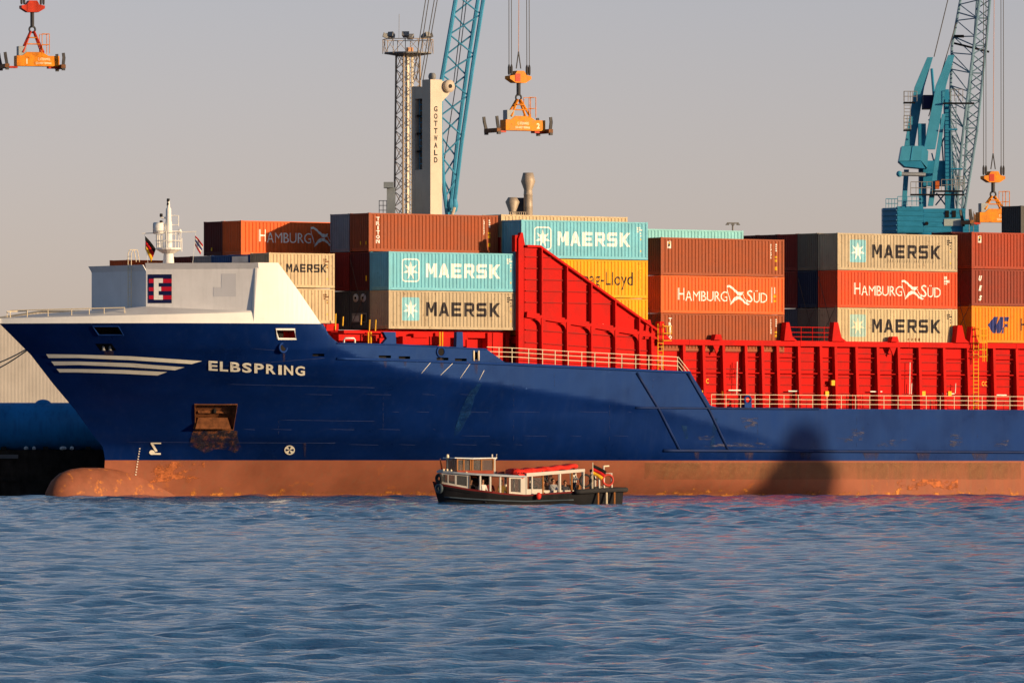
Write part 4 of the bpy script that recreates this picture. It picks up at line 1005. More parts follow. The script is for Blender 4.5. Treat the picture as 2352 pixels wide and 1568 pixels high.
# big steel pipe lying on the quay
PIPE = paint('pipe_blue', (.014,.17,.44), rough=.5, var=.2, vscale=.5, streak=.35, streakcol=(.004,.03,.09))
c0 = at(-120, 981, 705); r_ = 1.95
pp = thing('steel_pipe', 'huge dark blue steel pipe lying on the quay behind the bow', 'pipe', (c0.x, c0.y, QZ+r_+.02), 0)
Lp = at(238, 981, 705).x - c0.x
MB().tube([(0,0,0),(Lp,0,0)], r_, 40).build('pipe_shell', PIPE, pp, True)
MB().ring((Lp,0,0),(1,0,0), r_-.04, .09, 40, 6).build('end_flange', PIPE, pp, True)
dx = at(99, 925, 705).x - c0.x
MB().sphere((dx,0,r_-.15), (.68,.68,.42), 20, 10).build('domed_cap', PIPE, pp, True)
for k in range(4):
    x = 1.2 + k*(Lp-2.4)/3
    m = MB(); m.prism([(x-.2,-1.5,-r_),(x-.2,1.5,-r_),(x-.2,1.5,-r_+.35),(x-.2,.7,-r_+.13),(x-.2,-.7,-r_+.13),(x-.2,-1.5,-r_+.35)], (.4,0,0)); m.build('cradle', BLACK, pp)
# clutter between quay and pipe
for i, (x, w) in enumerate(((60,10),(78,8),(145,16),(165,9))):
    p = at(x, 1040, 690); q = thing('sack_bundle', ['pale bundle on the quay edge, leftmost under the blue pipe', 'pale bundle on the quay edge, second from left under the blue pipe', 'long pale bundle on the quay edge, third from left under the blue pipe', 'pale bundle on the quay edge, nearest the ship\'s bow'][i], 'bundle', (p.x, p.y, QZ+.02), 0, 'bundles on the quay edge')
    MB().sphere((0,0,.17), (w/58, .3, .17), 10, 6).build('sack', paint('sack_grey', (.4,.42,.44), rough=.8), q, True); MB().ring((0,0,.17),(1,0,0),.2,.02,12,4).build('strap', BLACK, q)
# warehouse
WH = paint('cladding', (.52,.475,.43), rough=.6, var=.08, streak=.12, streakcol=(.35,.33,.3))
wx0, wx1, wY = at(-160, 0, 790).x, at(330, 0, 790).x, 790.0
wh = thing('warehouse', 'pale ribbed metal warehouse with low gable behind the ship\'s bow', 'warehouse', (wx0, wY, QZ), 0)
zl = at(0, 731, wY).z - QZ; xp = at(96, 0, wY).x - wx0; zp = at(96, 716, wY).z - QZ; Wd = wx1 - wx0
x00 = at(0, 0, wY).x - wx0; sl = (zp-zl)/(xp-x00)
def roofz(x): return zp - sl*(xp-x) if x < xp else zp
m = MB(); n = int(Wd/.16); 
for i in range(n+1):
    x = Wd*i/n; y = .009 if i % 2 else 0.0
    m.v += [(x, y, 0), (x, y, roofz(x))]
for i in range(n): m.f.append((2*i,2*i+2,2*i+3,2*i+1))
m.build('cladding_wall', WH, wh)
m = MB(); m.prism([(0,-.15,roofz(0)),(xp,-.15,roofz(xp)),(Wd,-.15,zp),(Wd,-.15,zp+.14),(xp,-.15,zp+.14),(0,-.15,roofz(0)+.14)], (0,30,0)); m.build('roof', STEEL, wh)
block('side_wall', Wd-.1, Wd, .05, 29, 0, zp, WH, wh)
# ---- floodlight tower
def lattice(root, A, B, n, r, mat, name='lattice_brace', x=True):
    """zigzag between two polylines sampled at n+1 points"""
    for i in range(n):
        bar(name, A[i], B[i+1], r, mat, root)
        if x: bar(name, B[i], A[i+1], r, mat, root)
def sample(P, n):
    P = [Vector(p) for p in P]; L = [(P[i+1]-P[i]).length for i in range(len(P)-1)]; T = sum(L); out = []
    for k in range(n+1):
        d = T*k/n
        for i, l in enumerate(L):
            if d <= l + 1e-6 or i == len(L)-1: out.append(P[i].lerp(P[i+1], min(1, d/l))); break
            d -= l
    return out
TY = 705.0
TW = paint('tower_steel', (.33,.26,.20), rough=.6, var=.2, rust=.3)
bx = at(937, 0, TY); twr = thing('floodlight_tower', 'thin lattice floodlight tower with railed lamp platform, left of the white crane mast', 'tower', (bx.x, TY, QZ), R(25))
zt = at(0, 124, TY).z - QZ; zlow = zt; hw0, hw1 = 1.0, .72
leg = [[(a*hw0, b*hw0, 0), (a*hw1, b*hw1, zt)] for a, b in ((-1,-1),(1,-1),(1,1),(-1,1))]
legs = [sample(l, 26) for l in leg]
for l in leg: bar('leg', l[0], l[1], .085, TW, twr)
for k in range(4): lattice(twr, legs[k], legs[(k+1) % 4], 26, .032, TW, x=True)
bar('cable_duct', (-.15,-.2,0), (-.12,-.2,zt), .16, paint('duct_white', (.75,.68,.55)), twr); bar('cable_duct', (.3,-.3,0), (.25,-.28,zt), .1, paint('duct_white', (.75,.68,.55)), twr); bar('ladder_shaft', (.05,.2,0), (.05,.2,zt), .18, STEEL, twr)
pr = (988-872)/2/FPX*TY
MB().lathe([(.5,-.25),(pr*.9,-.02),(pr,.0),(pr,.1),(.4,.1)], (0,0,zt), 8).build('platform', STEEL, twr)
N = 12
for k in range(N):
    a0, a1 = 2*math.pi*k/N, 2*math.pi*(k+1)/N; q0 = Vector((pr*math.cos(a0), pr*math.sin(a0), zt)); q1 = Vector((pr*math.cos(a1), pr*math.sin(a1), zt))
    up = Vector((0,0,1.15))
    bar('rail_post', q0, q0+up, .03, TW, twr); bar('top_rail', q0+up, q1+up, .03, TW, twr); bar('rail_brace', q0, q1+up, .02, TW, twr)
for k, a in enumerate((200, 240, 300, 335, 20, 60, 120, 160)):
    p = Vector((pr*.92*math.cos(R(a)), pr*.92*math.sin(R(a)), zt+1.3)); 
    o = MB().hexa([(-.3,-.2,0),(.3,-.2,0),(.22,.2,0),(-.22,.2,0)], [(-.3,-.25,.35),(.3,-.25,.35),(.15,.2,.3),(-.15,.2,.3)]).build('floodlight', STEEL, twr); o.location = p; o.rotation_euler = (R(-25),0,R(a+90))
MB().box(-.2,.25,-.5,-.1,zt+.1,zt+.5).build('ballast_box', paint('box_orange', (.5,.25,.12)), twr)
bar('lightning_rod', (-.8,0,zt+1.2), (-.78,0,zt+3.2), .02, STEEL, twr)
# ---- white mast crane with blue lattice boom
GY = 695.0
CRW = paint('crane_white', (.55,.47,.38), rough=.5, var=.1, streak=.12, streakcol=(.5,.42,.33)); CRB = paint('crane_blue', (.05,.25,.42), rough=.5, var=.15); ROPE = paint('rope', (.09,.085,.08), rough=.7); CRG = paint('crane_grey', (.17,.20,.23), rough=.5)
GUN0 = paint('gunmetal', (.05,.05,.055), rough=.5)
gp = at(985, 0, GY); gc = thing('mobile_crane', 'harbour crane with tall white box mast and blue lattice boom behind the boxes', 'crane', (gp.x, GY, QZ), 0)
G = lambda x, y, d=0: at(x, y, GY+d) * 1.0 - Vector((gp.x, GY, QZ))
zt = G(0, 184).z; z0 = 2.0
psi = R(43); ex_ = Vector((math.cos(psi), -math.sin(psi)*-1, 0))
# corner nearest the camera at x=987; right face runs right/back, left face runs left/back
cn = G(989, 0); cn = Vector((cn.x, -1.1, 0)); dr = Vector((math.cos(R(40)), math.sin(R(40)), 0)); dl = Vector((-math.cos(R(48)), math.sin(R(48)), 0))
wr, wl = 1.2, 2.25
def col4(o, a, b, z0, z1): return [o+Vector((0,0,z0)), o+dr*a+Vector((0,0,z0)), o+dr*a+dl*b+Vector((0,0,z0)), o+dl*b+Vector((0,0,z0))], [o+Vector((0,0,z1)), o+dr*a+Vector((0,0,z1)), o+dr*a+dl*b+Vector((0,0,z1)), o+dl*b+Vector((0,0,z1))]
zo0, zo1 = G(0, 390).z, G(0, 227).z
mastg = MB().hexa(*col4(cn, wr, 1.0, z0, zt)).build('mast_column', CRW, gc)
MB().hexa(*col4(cn+dl*(wl-.35), wr, .35, z0, zt-.5)).build('mast_column', CRW, gc)
MB().hexa(*col4(cn+dl*1.0+dr*.02, wr-.04, wl-1.35, z0, zo0)).build('mast_web', CRW, gc)
MB().hexa(*col4(cn+dl*1.0+dr*.02, wr-.04, wl-1.35, zo1, zt-.6)).build('mast_web', CRW, gc)
MB().hexa(*col4(cn+dl*1.0+dr*.9, .3, wl-1.35, zo0, zo1)).build('mast_back_plate', BLACK, gc)
for k in range(12):
    z = zo0 + (zo1-zo0)*k/12; bar('ladder_rung', cn+dl*1.15+dr*.3+Vector((0,0,z)), cn+dl*1.65+dr*.3+Vector((0,0,z)), .03, CRB, gc)
for d in (1.15,1.65): bar('ladder_rail', cn+dl*d+dr*.3+Vector((0,0,zo0)), cn+dl*d+dr*.3+Vector((0,0,zo1)), .035, CRB, gc)
for f in (.25,.5,.75): block('landing', *(lambda q: (q.x-.5,q.x+.5,q.y-.2,q.y+.3,q.z,q.z+.12))(cn+dl*1.5+dr*.5+Vector((0,0,zo0+(zo1-zo0)*f))), BLACK, gc)
# head sheaves
hd = cn+dr*wr+Vector((0,0,zt))
MB().prism([hd+Vector((0,0,-.1)), hd+dr*.85+Vector((0,0,-.1)), hd+dr*.75+Vector((0,0,-1.1)), hd+Vector((0,0,-1.75))], dl*.9).build('head_bracket', CRW, gc)
MB().disc(hd+dr*.55-dl*.18+Vector((0,0,-.5)), dl, .5, .3, 20).build('sheave', CRW, gc, True); MB().disc(hd+dr*.55-dl*.36+Vector((0,0,-.5)), dl, .16, .1, 12).build('sheave_hub', BLACK, gc)
for f in (.5,): 
    q = cn+dl*f+dr*.6+Vector((0,0,zt+.25)); MB().disc(q, dr, .3, .3, 20).build('sheave', STEEL, gc, True)
g_ = 'GOTTWALD'
for i, ch in enumerate(g_):
    gl = glyphs(ch, .36, .44, bold=.03); zz = G(0, 252 + i*16.7).z - .2
    applied('mast_letter', gl, lambda X, Y, zz=zz: cn - dl*.012 + dr*(.36+X) + Vector((0,0,zz+Y)), TEXTK, gc)
# machinery cabin left of the mast
q0, q1 = G(889,432), G(908,500); MB().box(q0.x, q1.x, -1.6, -.2, q1.z, q0.z).build('cabin', CRG, gc)
q0, q1 = G(882,420), G(904,433); MB().box(q0.x, q1.x, -2.0, -.4, q1.z, q0.z).build('cabin_hood', CRG, gc)
for x in (871,880,888): bar('rail_post', G(x,500), G(x,461), .03, STEEL, gc)
for y in (461,472,483): bar('guard_rail', G(870,y), G(889,y), .025, STEEL, gc)
MB().box(-3.5,3.5,-2.5,4,-QZ+QZ+.3,2.2).build('chassis', CRB, gc)
# boom
ch = [[G(1049,-60,3), G(1046,0,3), G(1013,190,3), G(1011,300,3), G(1018,420,3), G(1028,500,3)], [G(1118,-60,3.2), G(1110,0,3.2), G(1086,150,3.2), G(1060,330,3.2), G(1040,500,3.2)], [G(1104,-60,5), G(1098,0,5), G(1074,150,5), G(1050,330,5), G(1032,500,5)], [G(1050,-60,5.2), G(1047,0,5.2), G(1014,190,5.2), G(1012,300,5.2), G(1019,420,5.2), G(1029,500,5.2)]]
NS = 12
CS = [sample(c_, NS) for c_ in ch]
for c_ in ch:
    for i in range(len(c_)-1): bar('boom_chord', c_[i], c_[i+1], .16, CRB, gc)
for a, b in ((0,1),(3,2)):
    for i in range(NS):
        if (i + (a == 3)) % 2: bar('lattice_brace', CS[a][i], CS[b][i+1], .065, CRB, gc)
        else: bar('lattice_brace', CS[b][i], CS[a][i+1], .065, CRB, gc)
for x in (1036, 1044): MB().lathe([(.2,-.5),(.3,0),(.2,.5)], G(x,472,3), 10).build('boom_foot', CRB, gc)
bar('luffing_cylinder', G(1044,476,2.5), G(1032,520,2.5), .12, CRW, gc)
for x0, x1 in ((978,949),(985,956),(999,966),(1006,972)): bar('hoist_rope', G(x0+9,-60,1), G(x1,184,1), .035, ROPE, gc)
for (xa, ya), (xb, yb) in (((1072,0),(1048,190)), ((1065,0),(1042,190)), ((1048,190),(1016,395))): bar('hoist_rope', G(xa,ya-2,4), G(xb,yb,4), .035, ROPE, gc)
# ---- exhaust stacks behind
VY_ = 735.0
VM = paint('stack_steel', (.36,.30,.24), rough=.5, metal=.2, var=.15)
vp = at(1200, 500, VY_); vt = thing('exhaust_stacks', 'pair of tan steel exhaust stacks with flared heads rising over the boxes', 'stacks', (vp.x, VY_, QZ), 0)
V_ = lambda x, y: at(x, y, VY_) - Vector((vp.x, VY_, QZ)); ppm = VY_/FPX
def stack(name, cx, prof):
    MB().lathe([(r*ppm, V_(0,y).z) for r, y in prof], (V_(cx,0).x, 0, 0), 24).build(name, VM, vt, True)
stack('tall_stack', 1213, [(10.5,620),(10.5,475),(10.8,474),(10.5,473),(10,448),(11,447),(10.2,446),(9.6,436),(16.6,417),(11.6,397),(9.5,397)])
stack('short_stack', 1177, [(8,620),(8,494),(8,487),(16.4,464),(10,453.5),(8,453.5)])
a, b = V_(1183,454), V_(1206,490); MB().box(a.x, b.x, .3, 1.4, b.z-4, a.z).build('silencer_box', paint('silencer', (.06,.065,.09), rough=.6), vt)
for i in range(8): x = 1172+i*5; bar('rail_post', V_(x,500)+Vector((0,-1,0)), V_(x,488)+Vector((0,-1,0)), .04, VM, vt)
bar('guard_rail', V_(1170,488)+Vector((0,-1,0)), V_(1210,488)+Vector((0,-1,0)), .04, VM, vt)
MB().box(-4,4,-1.2,3,-.1,V_(0,500).z).build('plant_house', CRG, vt)
# far lamp post
lp = at(1683, 0, 800); po = thing('lamp_post', 'distant lamp post head just above the pale aqua container', 'lamp post', (lp.x, 800, QZ), 0)
zl_ = at(0, 514, 800).z - QZ
MB().tube([(0,0,0),(0,0,zl_)], [.16,.08], 8).build('post', STEEL, po); MB().box(-.55,.55,-.3,.3,zl_,zl_+.12).build('lamp_frame', STEEL, po)
for x in (-.5,0,.5): MB().hexa([(x-.18,-.3,zl_-.12),(x+.18,-.3,zl_-.12),(x+.18,.3,zl_-.12),(x-.18,.3,zl_-.12)],[(x-.12,-.2,zl_),(x+.12,-.2,zl_),(x+.12,.2,zl_),(x-.12,.2,zl_)]).build('lamp', STEEL, po)
# ---- turquoise slewing crane at right
TQ = paint('crane_turquoise', (.025,.21,.37), rough=.45, var=.14, vscale=.8, streak=.15, streakcol=(.015,.1,.16)); TQ2 = paint('crane_turquoise_light', (.05,.27,.42), rough=.45, var=.1); GRB = paint('boom_grey', (.15,.25,.33), rough=.5, var=.15)
RY = 735.0; rp = at(2135, 0, RY); rc = thing('slewing_crane', 'turquoise harbour crane with twin inclined legs, counterweight and grey lattice boom', 'crane', (rp.x, RY, QZ), 0)
def K(vx, vy, d=0): return at(1985.3+vx*.3518, vy*.3518, RY+d) - Vector((rp.x, RY, QZ))
def strip_house(x0, x1, y0, y1, d0, d1, mat, nm, rot=0):
    a, b = K(x0,y0), K(x1,y1); MB().box(a.x, b.x, d0, d1, b.z, a.z).build(nm, mat, rc)
    n = 5
    for i in range(n):
        z = b.z + (a.z-b.z)*(i+.5)/n; block('cladding_rib', a.x+.02, b.x-.02, d0-.05, d0+.01, z-.12, z+.12, mat, rc)
a, b = K(125,1355), K(213,1520)
m = MB(); m.prism([(a.x,1.6,b.z),(K(213,0).x,-.3,b.z),(K(213,0).x,4,b.z),(a.x,4,b.z)], (0,0,a.z-b.z)); m.build('machine_house', TQ, rc)
for i in range(5):
    z = b.z+(a.z-b.z)*(i+.5)/5; bar('cladding_rib', (a.x,1.57,z), (K(213,0).x,-.33,z), (.2,.06), TQ, rc, 'box')
strip_house(214, 384, 1348, 1520, -.3, 4, TQ, 'machine_house'); strip_house(385, 660, 1362, 1520, -.1, 4, TQ, 'machine_house'); strip_house(640, 745, 1432, 1520, -.6, 2, TQ, 'machine_house')
a, b = K(520,1430), K(628,1475); block('house_door', a.x, b.x, -.2, -.08, b.z, a.z, paint('panel_pale', (.35,.42,.42)), rc)
for x in (540, 585): a, b = K(x-12,1375), K(x+12,1420); block('house_window', a.x, b.x, -.2, -.08, b.z, a.z, DARK, rc)
q = K(405,1460); MB().disc((q.x,-.35,q.z), (0,1,0), .16, .2).build('porthole', BLACK, rc)
MB().lathe([(2.2,0),(1.9,8),(1.9,K(0,1520).z)], (0,1.6,0), 20).build('pedestal', TQ, rc, True)
def leg_box(name, p0, p1, w0, w1, dp, mat, y=0.):
    p0, p1 = K(*p0), K(*p1); k = .3518/FPX*RY
    m = MB(); m.hexa([(p0.x-w0*k/2,y,p0.z),(p0.x+w0*k/2,y,p0.z),(p0.x+w0*k/2,y+dp,p0.z),(p0.x-w0*k/2,y+dp,p0.z)], [(p1.x-w1*k/2,y,p1.z),(p1.x+w1*k/2,y,p1.z),(p1.x+w1*k/2,y+dp,p1.z),(p1.x-w1*k/2,y+dp,p1.z)]).build(name, mat, rc)
leg_box('inclined_leg', (305,945), (370,560), 66, 62, .9, TQ2, 2.6); leg_box('inclined_leg', (370,560), (440,365), 62, 36, .9, TQ2, 2.6); leg_box('inclined_leg', (285,1100), (268,1345), 32, 30, .6, TQ2, 2.6)
leg_box('inclined_leg', (425,975), (500,560), 74, 66, .9, TQ2, -.4); leg_box('inclined_leg', (500,560), (568,362), 66, 40, .9, TQ2, -.4)
leg_box('strut', (432,1345), (518,745), 34, 22, .5, TQ2, -.2)
leg_box('tower_column', (565,1365), (540,580), 62, 34, 1.0, TQ, 1.2); leg_box('tower_column', (390,1345), (385,800), 46, 50, 1.0, TQ, 2.2)
m = MB(); a = [K(x,y) for x, y in ((243,957),(378,955),(365,1050),(225,1055))]; m.prism([(p.x,-1.0,p.z) for p in a], (0,3.4,0)); cw = m.build('counterweight', TQ2, rc)
a = [K(x,y) for x, y in ((225,1057),(365,1052),(395,1103),(262,1090))]; m = MB(); m.prism([(p.x,-.9,p.z) for p in a], (0,3.0,0)); m.build('counterweight_base', TQ, rc)
a = [K(x,y) for x, y in ((379,953),(415,990),(408,1100),(366,1050))]; m = MB(); m.prism([(p.x,-.8,p.z) for p in a], (0,3.2,0)); m.build('counterweight_side', TQ2, rc)
bar('counterweight_seam', K(312,958)+Vector((0,-1.02,0)), K(298,1050)+Vector((0,-1.02,0)), .03, TQ, rc)
a, b = K(385,620), K(465,708); MB().box(a.x, b.x, .2, 3, b.z, a.z).build('cross_beam', NAVY, rc)
a, b = K(390,1045), K(560,1210); MB().box(a.x, b.x, 1.5, 3, b.z, a.z).build('winch_house', TQ, rc)
bar('luffing_cylinder', K(222,1136,-1), K(400,1140,-1), .17, paint('cyl', (.4,.42,.42), rough=.35, metal=.5), rc); MB().sphere(K(228,1136,-1), .26).build('cylinder_eye', TQ2, rc, True)
for x0, x1, y in ((300,650,1268),(515,715,672),(525,605,842),(255,330,668),(255,300,848),(560,640,1100),(440,640,1245)):
    a, b = K(x0,y), K(x1,y+9); block('walkway', a.x, b.x, -.8, .4, b.z, a.z, BLACK if x0 < 520 else TQ, rc)
def kr(x0, x1, y, h=75, n=4, mat=STEEL, d=-.8):
    for i in range(n+1):
        x = x0+(x1-x0)*i/n; bar('rail_post', K(x,y)+Vector((0,d,0)), K(x,y-h)+Vector((0,d,0)), .03, mat, rc)
    for f in (.5, 1): bar('guard_rail', K(x0,y-h*f)+Vector((0,d,0)), K(x1,y-h*f)+Vector((0,d,0)), .03, mat, rc)
kr(138,215,1362,62,4,TQ2); kr(215,370,1345,60,5,TQ2); kr(255,340,665,65,3); kr(300,440,1268,78,4); kr(500,640,1245,70,4); kr(560,640,665,78,3); kr(255,300,848,90,2); kr(590,650,1240,85,2)
for y in range(690, 850, 22): bar('ladder_rung', K(258,y)+Vector((0,-.6,0)), K(298,y)+Vector((0,-.6,0)), .025, STEEL, rc)
for x in (258,298): bar('ladder_rail', K(x,850)+Vector((0,-.6,0)), K(x,600)+Vector((0,-.6,0)), .03, STEEL, rc)
for y in range(700, 1240, 26): bar('ladder_rung', K(572,y)+Vector((0,.9,0)), K(606,y)+Vector((0,.9,0)), .03, GRB, rc)
for x in (572,606): bar('ladder_rail', K(x,1250)+Vector((0,.9,0)), K(x-4,640)+Vector((0,.9,0)), .035, GRB, rc)
a, b = K(462,1180), K(488,1235); block('orange_drum', a.x, b.x, -.5, .2, b.z, a.z, paint('drum_orange', (.5,.12,.03)), rc)
ch = [[K(605,1375,1), K(635,950,1), K(690,500,1), K(752,0,1), K(775,-180,1)], [K(655,1372,1), K(737,850,1), K(800,250,1), K(820,0,1), K(832,-180,1)], [K(580,1200,3.4), K(560,700,3.4), K(572,300,3.4), K(628,0,3.4), K(660,-180,3.4)], [K(640,1375,3.4), K(680,700,3.4), K(715,330,3.4), K(740,-40,3.4), K(756,-180,3.4)]]
NS = 26; CS = [sample(c_, NS) for c_ in ch]
for c_ in ch:
    for i in range(len(c_)-1): bar('boom_chord', c_[i], c_[i+1], .115, GRB, rc)
for a, b in ((0,1),(0,2),(1,3)):
    for i in range(NS):
        (bar('lattice_brace', CS[a][i], CS[b][i+1], .05, GRB, rc) if i % 2 else bar('lattice_brace', CS[b][i], CS[a][i+1], .05, GRB, rc))
        if i % 3 == 0: bar('lattice_brace', CS[a][i], CS[b][i], .06, GRB, rc)
bar('boom_strut', K(585,283,2), K(815,340,2), .09, BLACK, rc); bar('boom_strut', K(585,238,2), K(650,238,2), .12, BLACK, rc)
for i, (p0, p1) in enumerate(((K(560,-60,-.5), K(455,372,-.5)), (K(600,150,0), K(420,760,0)))): bar('pendant_rope', p0, p1, .04, ROPE, rc)
bar('brace_tie', K(455,640,2), K(440,450,2.6), .12, TQ, rc); bar('brace_tie', K(470,640,1), K(430,900,1), .1, TQ, rc)
for (xa, ya), (xb, yb) in (((490,700),(515,1050)), ((455,1060),(520,900)), ((440,1000),(460,1080)), ((420,780),(470,880)), ((470,1260),(530,1340)), ((530,1260),(465,1340))): bar('brace_tie', K(xa,ya,2), K(xb,yb,2), .06, TQ, rc)
# flags by the house
for i, (x, c_) in enumerate(((2226,FR),(2236,paint('flag_brown',(.2,.1,.05))))):
    p = at(x, 505, 725); f = thing('banner', ['small dark red banner by the turquoise crane house', 'small brown banner nearest the orange spreader by the turquoise crane'][i], 'banner', (p.x, 725, p.z-2), 0, 'banners by the crane house')
    bar('staff', (0,0,0), (0,0,2.7), .03, STEEL, f); m = MB(); m.add([(0,0,2.6),(.35,.05,2.2),(.3,0,1.5),(0,.03,1.7)], [(0,1,2,3)]); o = m.build('cloth', c_, f); o.modifiers.new('t','SOLIDIFY').thickness = .02
# ---- container spreaders
ORG = paint('spreader_orange', (.68,.22,.01), rough=.5, var=.25, vscale=2, rust=.6, rustcol=(.2,.05,.012), rthr=.57, streak=.3); ORR = paint('spreader_red', (.45,.035,.015), rough=.45, var=.2); GUN = paint('gunmetal', (.05,.05,.055), rough=.5)
def spreader(label, cx, ybot, Y, yaw, digit, head_y, mast_red=False, ropes=(), cut=False):
    p = at(cx, ybot, Y); k = Y/FPX
    r0 = thing('container_spreader', label, 'spreader', (p.x, Y, p.z), yaw, 'container spreaders hanging from the cranes')
    HL = 2.3
    MB().box(-HL*.6, HL*.92, -.45, .45, .18, 1.0).build('main_beam', ORG, r0)
    m = MB(); m.prism([(-.9,-.4,1.0),(1.25,-.4,1.0),(.75,-.4,1.3),(-.5,-.4,1.3)], (0,.8,0)); m.build('turret', ORG, r0)
    for sx in (-1, 1):
        MB().box(sx*HL-.18, sx*HL+.18, -1.0, 1.0, .0, .32).build('end_beam', paint('spreader_brown', (.16,.07,.03), rough=.6, var=.4, vscale=3, rust=.5, rustcol=(.5,.15,.01), rthr=.55), r0)
        block('telescopic_beam', min(sx*HL*.55, sx*HL), max(sx*HL*.55, sx*HL), -.3, .3, .02, .17, ORR, r0)
        for sy in (-1, 1):
            m = MB(); m.prism([(sx*HL-.12,sy*.95,.3),(sx*HL+.12,sy*.95,.3),(sx*(HL+.08)+.08,sy*1.0,.85),(sx*(HL+.08)+.02,sy*1.0,1.25),(sx*(HL+.08)-.2,sy*1.0,1.22),(sx*(HL+.08)-.16,sy*1.0,.85)], (0,.1,0)); m.build('guide_flap', GUN, r0)
            block('corner_foot', sx*HL-.12, sx*HL+.12, sy*.95-.12, sy*.95+.12, -.15, .05, GUN, r0)
    hz = (ybot-head_y)*k
    az = hz*.62
    for sx, sy in ((-1,-1),(-1,1),(1,-1),(1,1)): bar('suspension_leg', (sx*.85, sy*.35, 1.25), (sx*.12, sy*.1, az), .09, ORR if mast_red else ORG, r0)
    for f in (.4,.7): bar('suspension_tie', (-.85*(1-f)-.1*f,-.3,1.25+(az-1.25)*f), (.85*(1-f)+.1*f,-.3,1.25+(az-1.25)*f), .05, ORG, r0)
    MB().ring((0,0,az+.15),(0,1,0),.24,.08,14,6).build('shackle', GUN, r0, True)
    bar('swivel', (0,0,az+.3), (0,0,hz-.2), .16, GUN, r0, 'tube12')
    hb_ = MB(); hb_.prism([(-.95,-.35,hz+.0),(-.45,-.35,hz-.3),(.45,-.35,hz-.3),(.95,-.35,hz+.0),(.95,-.35,hz+.22),(.5,-.35,hz+.3),(.32,-.35,hz+.62),(-.32,-.35,hz+.62),(-.5,-.35,hz+.3),(-.95,-.35,hz+.22)], (0,.8,0)); hb_.build('head_block', ORR if mast_red else ORG, r0)
    block('head_plate', -.5, -.05, -.38, -.36, hz-.2, hz+.4, ORR, r0)
    for x in (-.9,-.68,.68,.9): 
        MB().lathe([(.07,0),(.1,.15),(.1,.6),(.05,.8)], (x*1.0, -.1, hz+.3), 8).build('rope_socket', GUN, r0)
        if not cut: bar('hoist_rope', (x,-.1,hz+1.0), (x*.97+.15,.3,hz+32), .03, ROPE, r0)
    for x in (-.2,.2): bar('cable_guard', (x,0,hz+.8), (0,0,hz+2.1), .05, GUN, r0)
    bar('power_cable', (0,0,hz+2.0), (.3,.2,hz+32), .022, paint('cable_orange', (.5,.2,.05)), r0)
    # work basket and power pack
    for x in (.7,1.3):
        for y in (-.4,.4): bar('basket_post', (x,y,1.2), (x,y,2.75), .03, ORG, r0)
    for h in (1.9,2.75):
        bar('basket_rail', (.7,-.4,h), (1.3,-.4,h), .025, ORG, r0); bar('basket_rail', (1.3,-.4,h), (1.3,.4,h), .025, ORG, r0); bar('basket_rail', (.7,.4,h), (1.3,.4,h), .025, ORG, r0)
    block('power_pack', -1.2, -.55, -.35, .3, 1.02, 1.75, paint('pack_grey', (.3,.33,.35)), r0)
    PW = paint('spreader_print', (.85,.72,.5), rough=.5)
    def fr(X, Z): return (X, -.455, Z)
    if digit: applied('digit', glyphs(digit, None, .42, bold=.03), lambda X, Y: fr((1.35 if digit == '2' else -.6)+X, .35+Y), PW, r0)
    tx = -.35 if digit == '2' else .35
    applied('lettering', glyphs('C. STEINWEG', 1.0, .2, bold=.02), lambda X, Y: fr(tx+X, .64+Y), PW, r0); applied('lettering', glyphs('SÜD-WEST TERMINAL', 1.3, .2, bold=.02), lambda X, Y: fr(tx-.18+X, .34+Y), PW, r0)
    return r0
spreader('orange container spreader numbered 2 hanging from ropes in the middle of the sky', 1191, 306, 668, R(30), '2', 182)
spreader('orange container spreader numbered 1 hanging at the top left corner', 74, 158, 690, R(18), '1', 20, True)
spreader('orange container spreader low at the right edge behind the boxes', 2281, 516, 720, R(20), '', 411)
# ------------------------------------------------------------ passenger launch
BY = 485.0; KB = BY/FPX; BYAW = R(20)
bp = at(1203, 1160, BY)
boat = thing('passenger_launch', 'old black-hulled harbour launch with white cabin and open stern, crossing before the ship', 'boat', (bp.x, BY, 0), BYAW)
BH = paint('launch_black', (.014,.014,.016), rough=.45, var=.3, streak=.2, streakcol=(.04,.04,.04)); BHB = paint('launch_stripe', (.05,.07,.09), rough=.4); BR = paint('launch_maroon', (.16,.02,.02), rough=.45); BWT = paint('launch_white', (.56,.52,.46), rough=.45, var=.08); VAR = paint('varnished_wood', (.30,.12,.035), rough=.35, var=.25, vscale=3); ROOFM = paint('launch_roof', (.33,.36,.40), rough=.5); TARP = paint('tarpaulin_red', (.62,.03,.02), rough=.7, var=.15, bump=.5, bscale=4)
GLS = glass('launch_glass', (.10,.10,.10), .5); RUB = paint('rubber', (.03,.03,.032), rough=.8)
CB, SB = math.cos(BYAW), math.sin(BYAW)
LB = 10.8; x_b = -LB/2
def zx(v): return (v-110)/2115.0*LB + x_b          # zoom column -> metres along the launch
def zz(v): return (662-v)/194.0*1.0
HWB = 1.65
def half(x):
    f = (x - x_b)/LB
    return HWB*min(1, (max(0.0, f)/.26)**.55)*(1 - .12*max(0, (f-.75)/.25)**2)
shx = [110, 200, 450, 800, 1080, 1500, 1900, 2225]; shy = [400, 430, 480, 525, 545, 515, 492, 482]
def sheer(x): return float(np.interp(x, [zx(v) for v in shx], [zz(v) for v in shy]))
